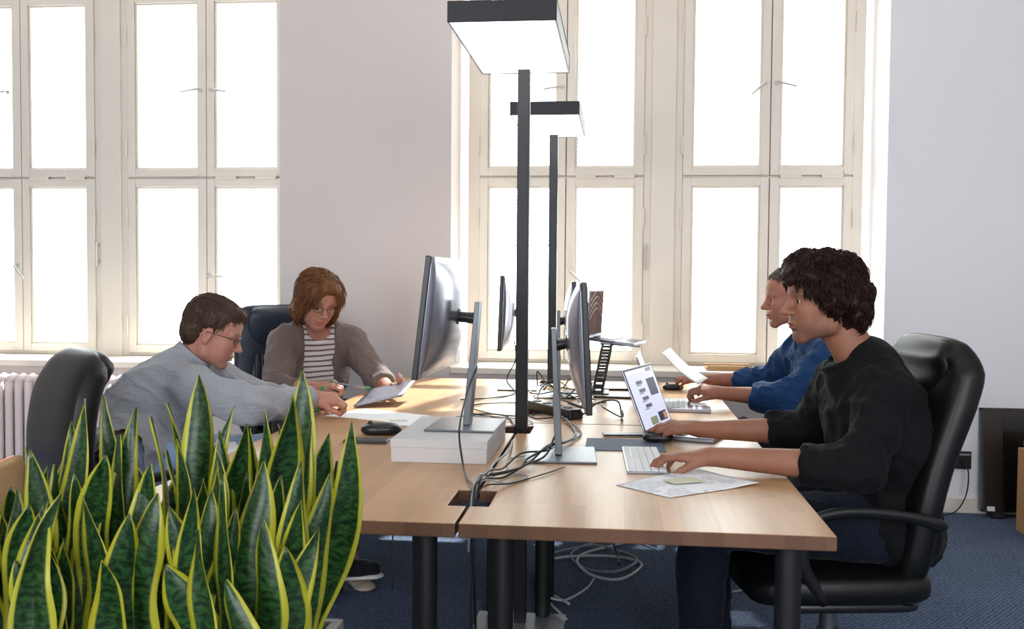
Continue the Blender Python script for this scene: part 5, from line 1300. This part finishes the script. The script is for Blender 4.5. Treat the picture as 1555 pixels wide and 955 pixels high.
def leaf(parent, base, tip, w, yaw, twist, bend, seed):
    base, tip = Vector(base), Vector(tip); ax = tip-base; L = ax.length; rg = random.Random(seed)
    side0 = Vector((math.cos(yaw), math.sin(yaw), 0)); K = 22; nc = 7; vs = []; uv = []
    outd = Vector((ax.x, ax.y, 0)); bd = outd*bend+Vector((rg.uniform(-.03, .03), rg.uniform(-.03, .03), 0))
    wav = rg.uniform(0, 6); tp = rg.uniform(.42, .74)
    for i in range(K+1):
        s_ = i/K; c = base.lerp(tip, s_)-bd*math.sin(math.pi*s_)
        c = c+side0*.006*math.sin(s_*7+wav)
        tg = (ax-bd*math.pi*math.cos(math.pi*s_)).normalized()
        a = yaw+twist*s_; sd_ = Vector((math.cos(a), math.sin(a), 0)); sd_ = (sd_-tg*sd_.dot(tg)).normalized(); nr = sd_.cross(tg)
        ww = w*.5*min(1, .6+.9*s_)*(1-max(0, (s_-tp)/(1-tp))**1.8)**.9*(1+.05*math.sin(9*s_+wav)) if s_ < 1 else .0008
        ww = max(ww, .0008); th = .0028*(1-.6*s_)
        for sgn in (1, -1):
            for j in range(nc):
                u = -1+2*j/(nc-1); u_ = u*sgn
                cup = -.30*ww*(1-u_*u_)+.0025*math.sin(s_*16+wav+2*u_)*abs(u_)
                vs.append(c+sd_*ww*u_+nr*(cup+sgn*th*(1-u_*u_*.92))); uv.append(((u_+1)/2, s_*L/.45))
    m2 = 2*nc; fs = []
    for i in range(K):
        for j in range(m2): fs.append((i*m2+j, i*m2+(j+1) % m2, (i+1)*m2+(j+1) % m2, (i+1)*m2+j))
    fs += [tuple(range(m2-1, -1, -1)), tuple(K*m2+j for j in range(m2))]
    me = bpy.data.meshes.new('leaf'); me.from_pydata([v-Vector(parent.location) for v in vs], [], fs); ul = me.uv_layers.new(name='UVMap')
    li = np.zeros(len(me.loops), np.int32); me.loops.foreach_get('vertex_index', li); ul.data.foreach_set('uv', np.array(uv)[li].astype(np.float32).ravel())
    me.update(); me.shade_smooth(); return link('leaf', me, M['leaf'], parent)
# leaf tips as seen: x, y, depth, width, facing
LT = [(130, 605, 1.50, 46), (161, 600, 1.56, 40), (213, 618, 1.5, 44), (228, 633, 1.46, 40), (254, 612, 1.54, 34), (298, 568, 1.50, 42), (354, 616, 1.52, 40), (397, 622, 1.48, 44), (454, 562, 1.55, 46), (439, 600, 1.44, 52),
      (539, 640, 1.50, 48), (500, 657, 1.54, 46), (495, 718, 1.42, 50), (43, 679, 1.50, 42), (20, 740, 1.44, 34), (0, 779, 1.40, 36), (83, 705, 1.46, 40), (110, 640, 1.56, 40), (267, 666, 1.44, 44), (226, 709, 1.38, 48),
      (237, 748, 1.34, 54), (130, 753, 1.36, 48), (156, 692, 1.42, 44), (72, 761, 1.36, 50), (78, 792, 1.30, 56), (304, 805, 1.28, 60), (369, 644, 1.46, 46), (334, 653, 1.48, 44), (417, 644, 1.50, 44), (428, 722, 1.40, 46),
      (304, 727, 1.40, 42), (434, 830, 1.30, 52), (256, 857, 1.28, 54), (470, 640, 1.5, 42), (320, 745, 1.34, 46), (395, 700, 1.36, 52), (180, 660, 1.48, 46), (190, 780, 1.31, 46), (352, 770, 1.33, 50), (405, 790, 1.30, 50),
      (480, 800, 1.34, 44), (30, 850, 1.28, 50), (150, 850, 1.27, 54), (350, 880, 1.26, 52), (510, 700, 1.55, 40), (60, 720, 1.55, 40), (285, 690, 1.56, 44), (455, 700, 1.36, 46), (375, 650, 1.56, 40), (205, 700, 1.56, 40), (120, 720, 1.44, 46), (262, 770, 1.33, 44), (100, 680, 1.55, 42), (333, 700, 1.42, 44), (462, 760, 1.32, 44)]
cl = [(-.98, 1.32), (-.98, 1.50), (-.86, 1.40), (-.76, 1.50), (-.76, 1.32), (-.62, 1.42), (-.53, 1.52), (-.54, 1.32)]
plants = []
where = ['leftmost front', 'leftmost rear', 'left middle', 'centre rear', 'centre front', 'right middle', 'rightmost rear', 'rightmost front']
for (x, y), w_ in zip(cl, where): plants.append(empty('snake_plant', (x, y, PZ-.05), 0, 'snake plant with yellow-edged leaves, %s clump in the planter' % w_, 'plant', 'snake plants in the planter'))
rg = random.Random(12)
for i, (x, y, Y, wpx) in enumerate(LT):
    tip = at(x, y, Y); k = min(range(len(cl)), key=lambda j: (tip.x-cl[j][0])**2+((tip.y-cl[j][1])*.8)**2)
    bx_ = min(max(tip.x*.82+cl[k][0]*.18+rg.uniform(-.02, .02), PX0+.05), PX1-.05); by_ = min(max(tip.y*.8+cl[k][1]*.2, PY0+.05), PY1-.05)
    leaf(plants[k], (bx_, by_, PZ-.052), tip, wpx*Y/1500*1.3, rg.uniform(-.65, .65)+(math.pi if rg.random() < .5 else 0), rg.uniform(-.9, .9), rg.uniform(-.25, .35), i)
for i in range(38):      # inner and hidden leaves that close the clumps
    k = i % 8; x = cl[k][0]+rg.uniform(-.05, .05); y = cl[k][1]+rg.uniform(-.06, .06)
    h = rg.uniform(.22, .36); leaf(plants[k], (min(max(x, PX0+.05), PX1-.05), min(max(y, PY0+.05), PY1-.05), PZ-.052), (x+rg.uniform(-.05, .05), y+rg.uniform(-.04, .04), PZ-.05+h), rg.uniform(.036, .052), rg.uniform(-.9, .9), rg.uniform(-.7, .7), .1, 100+i)
print('objects', len(bpy.data.objects))
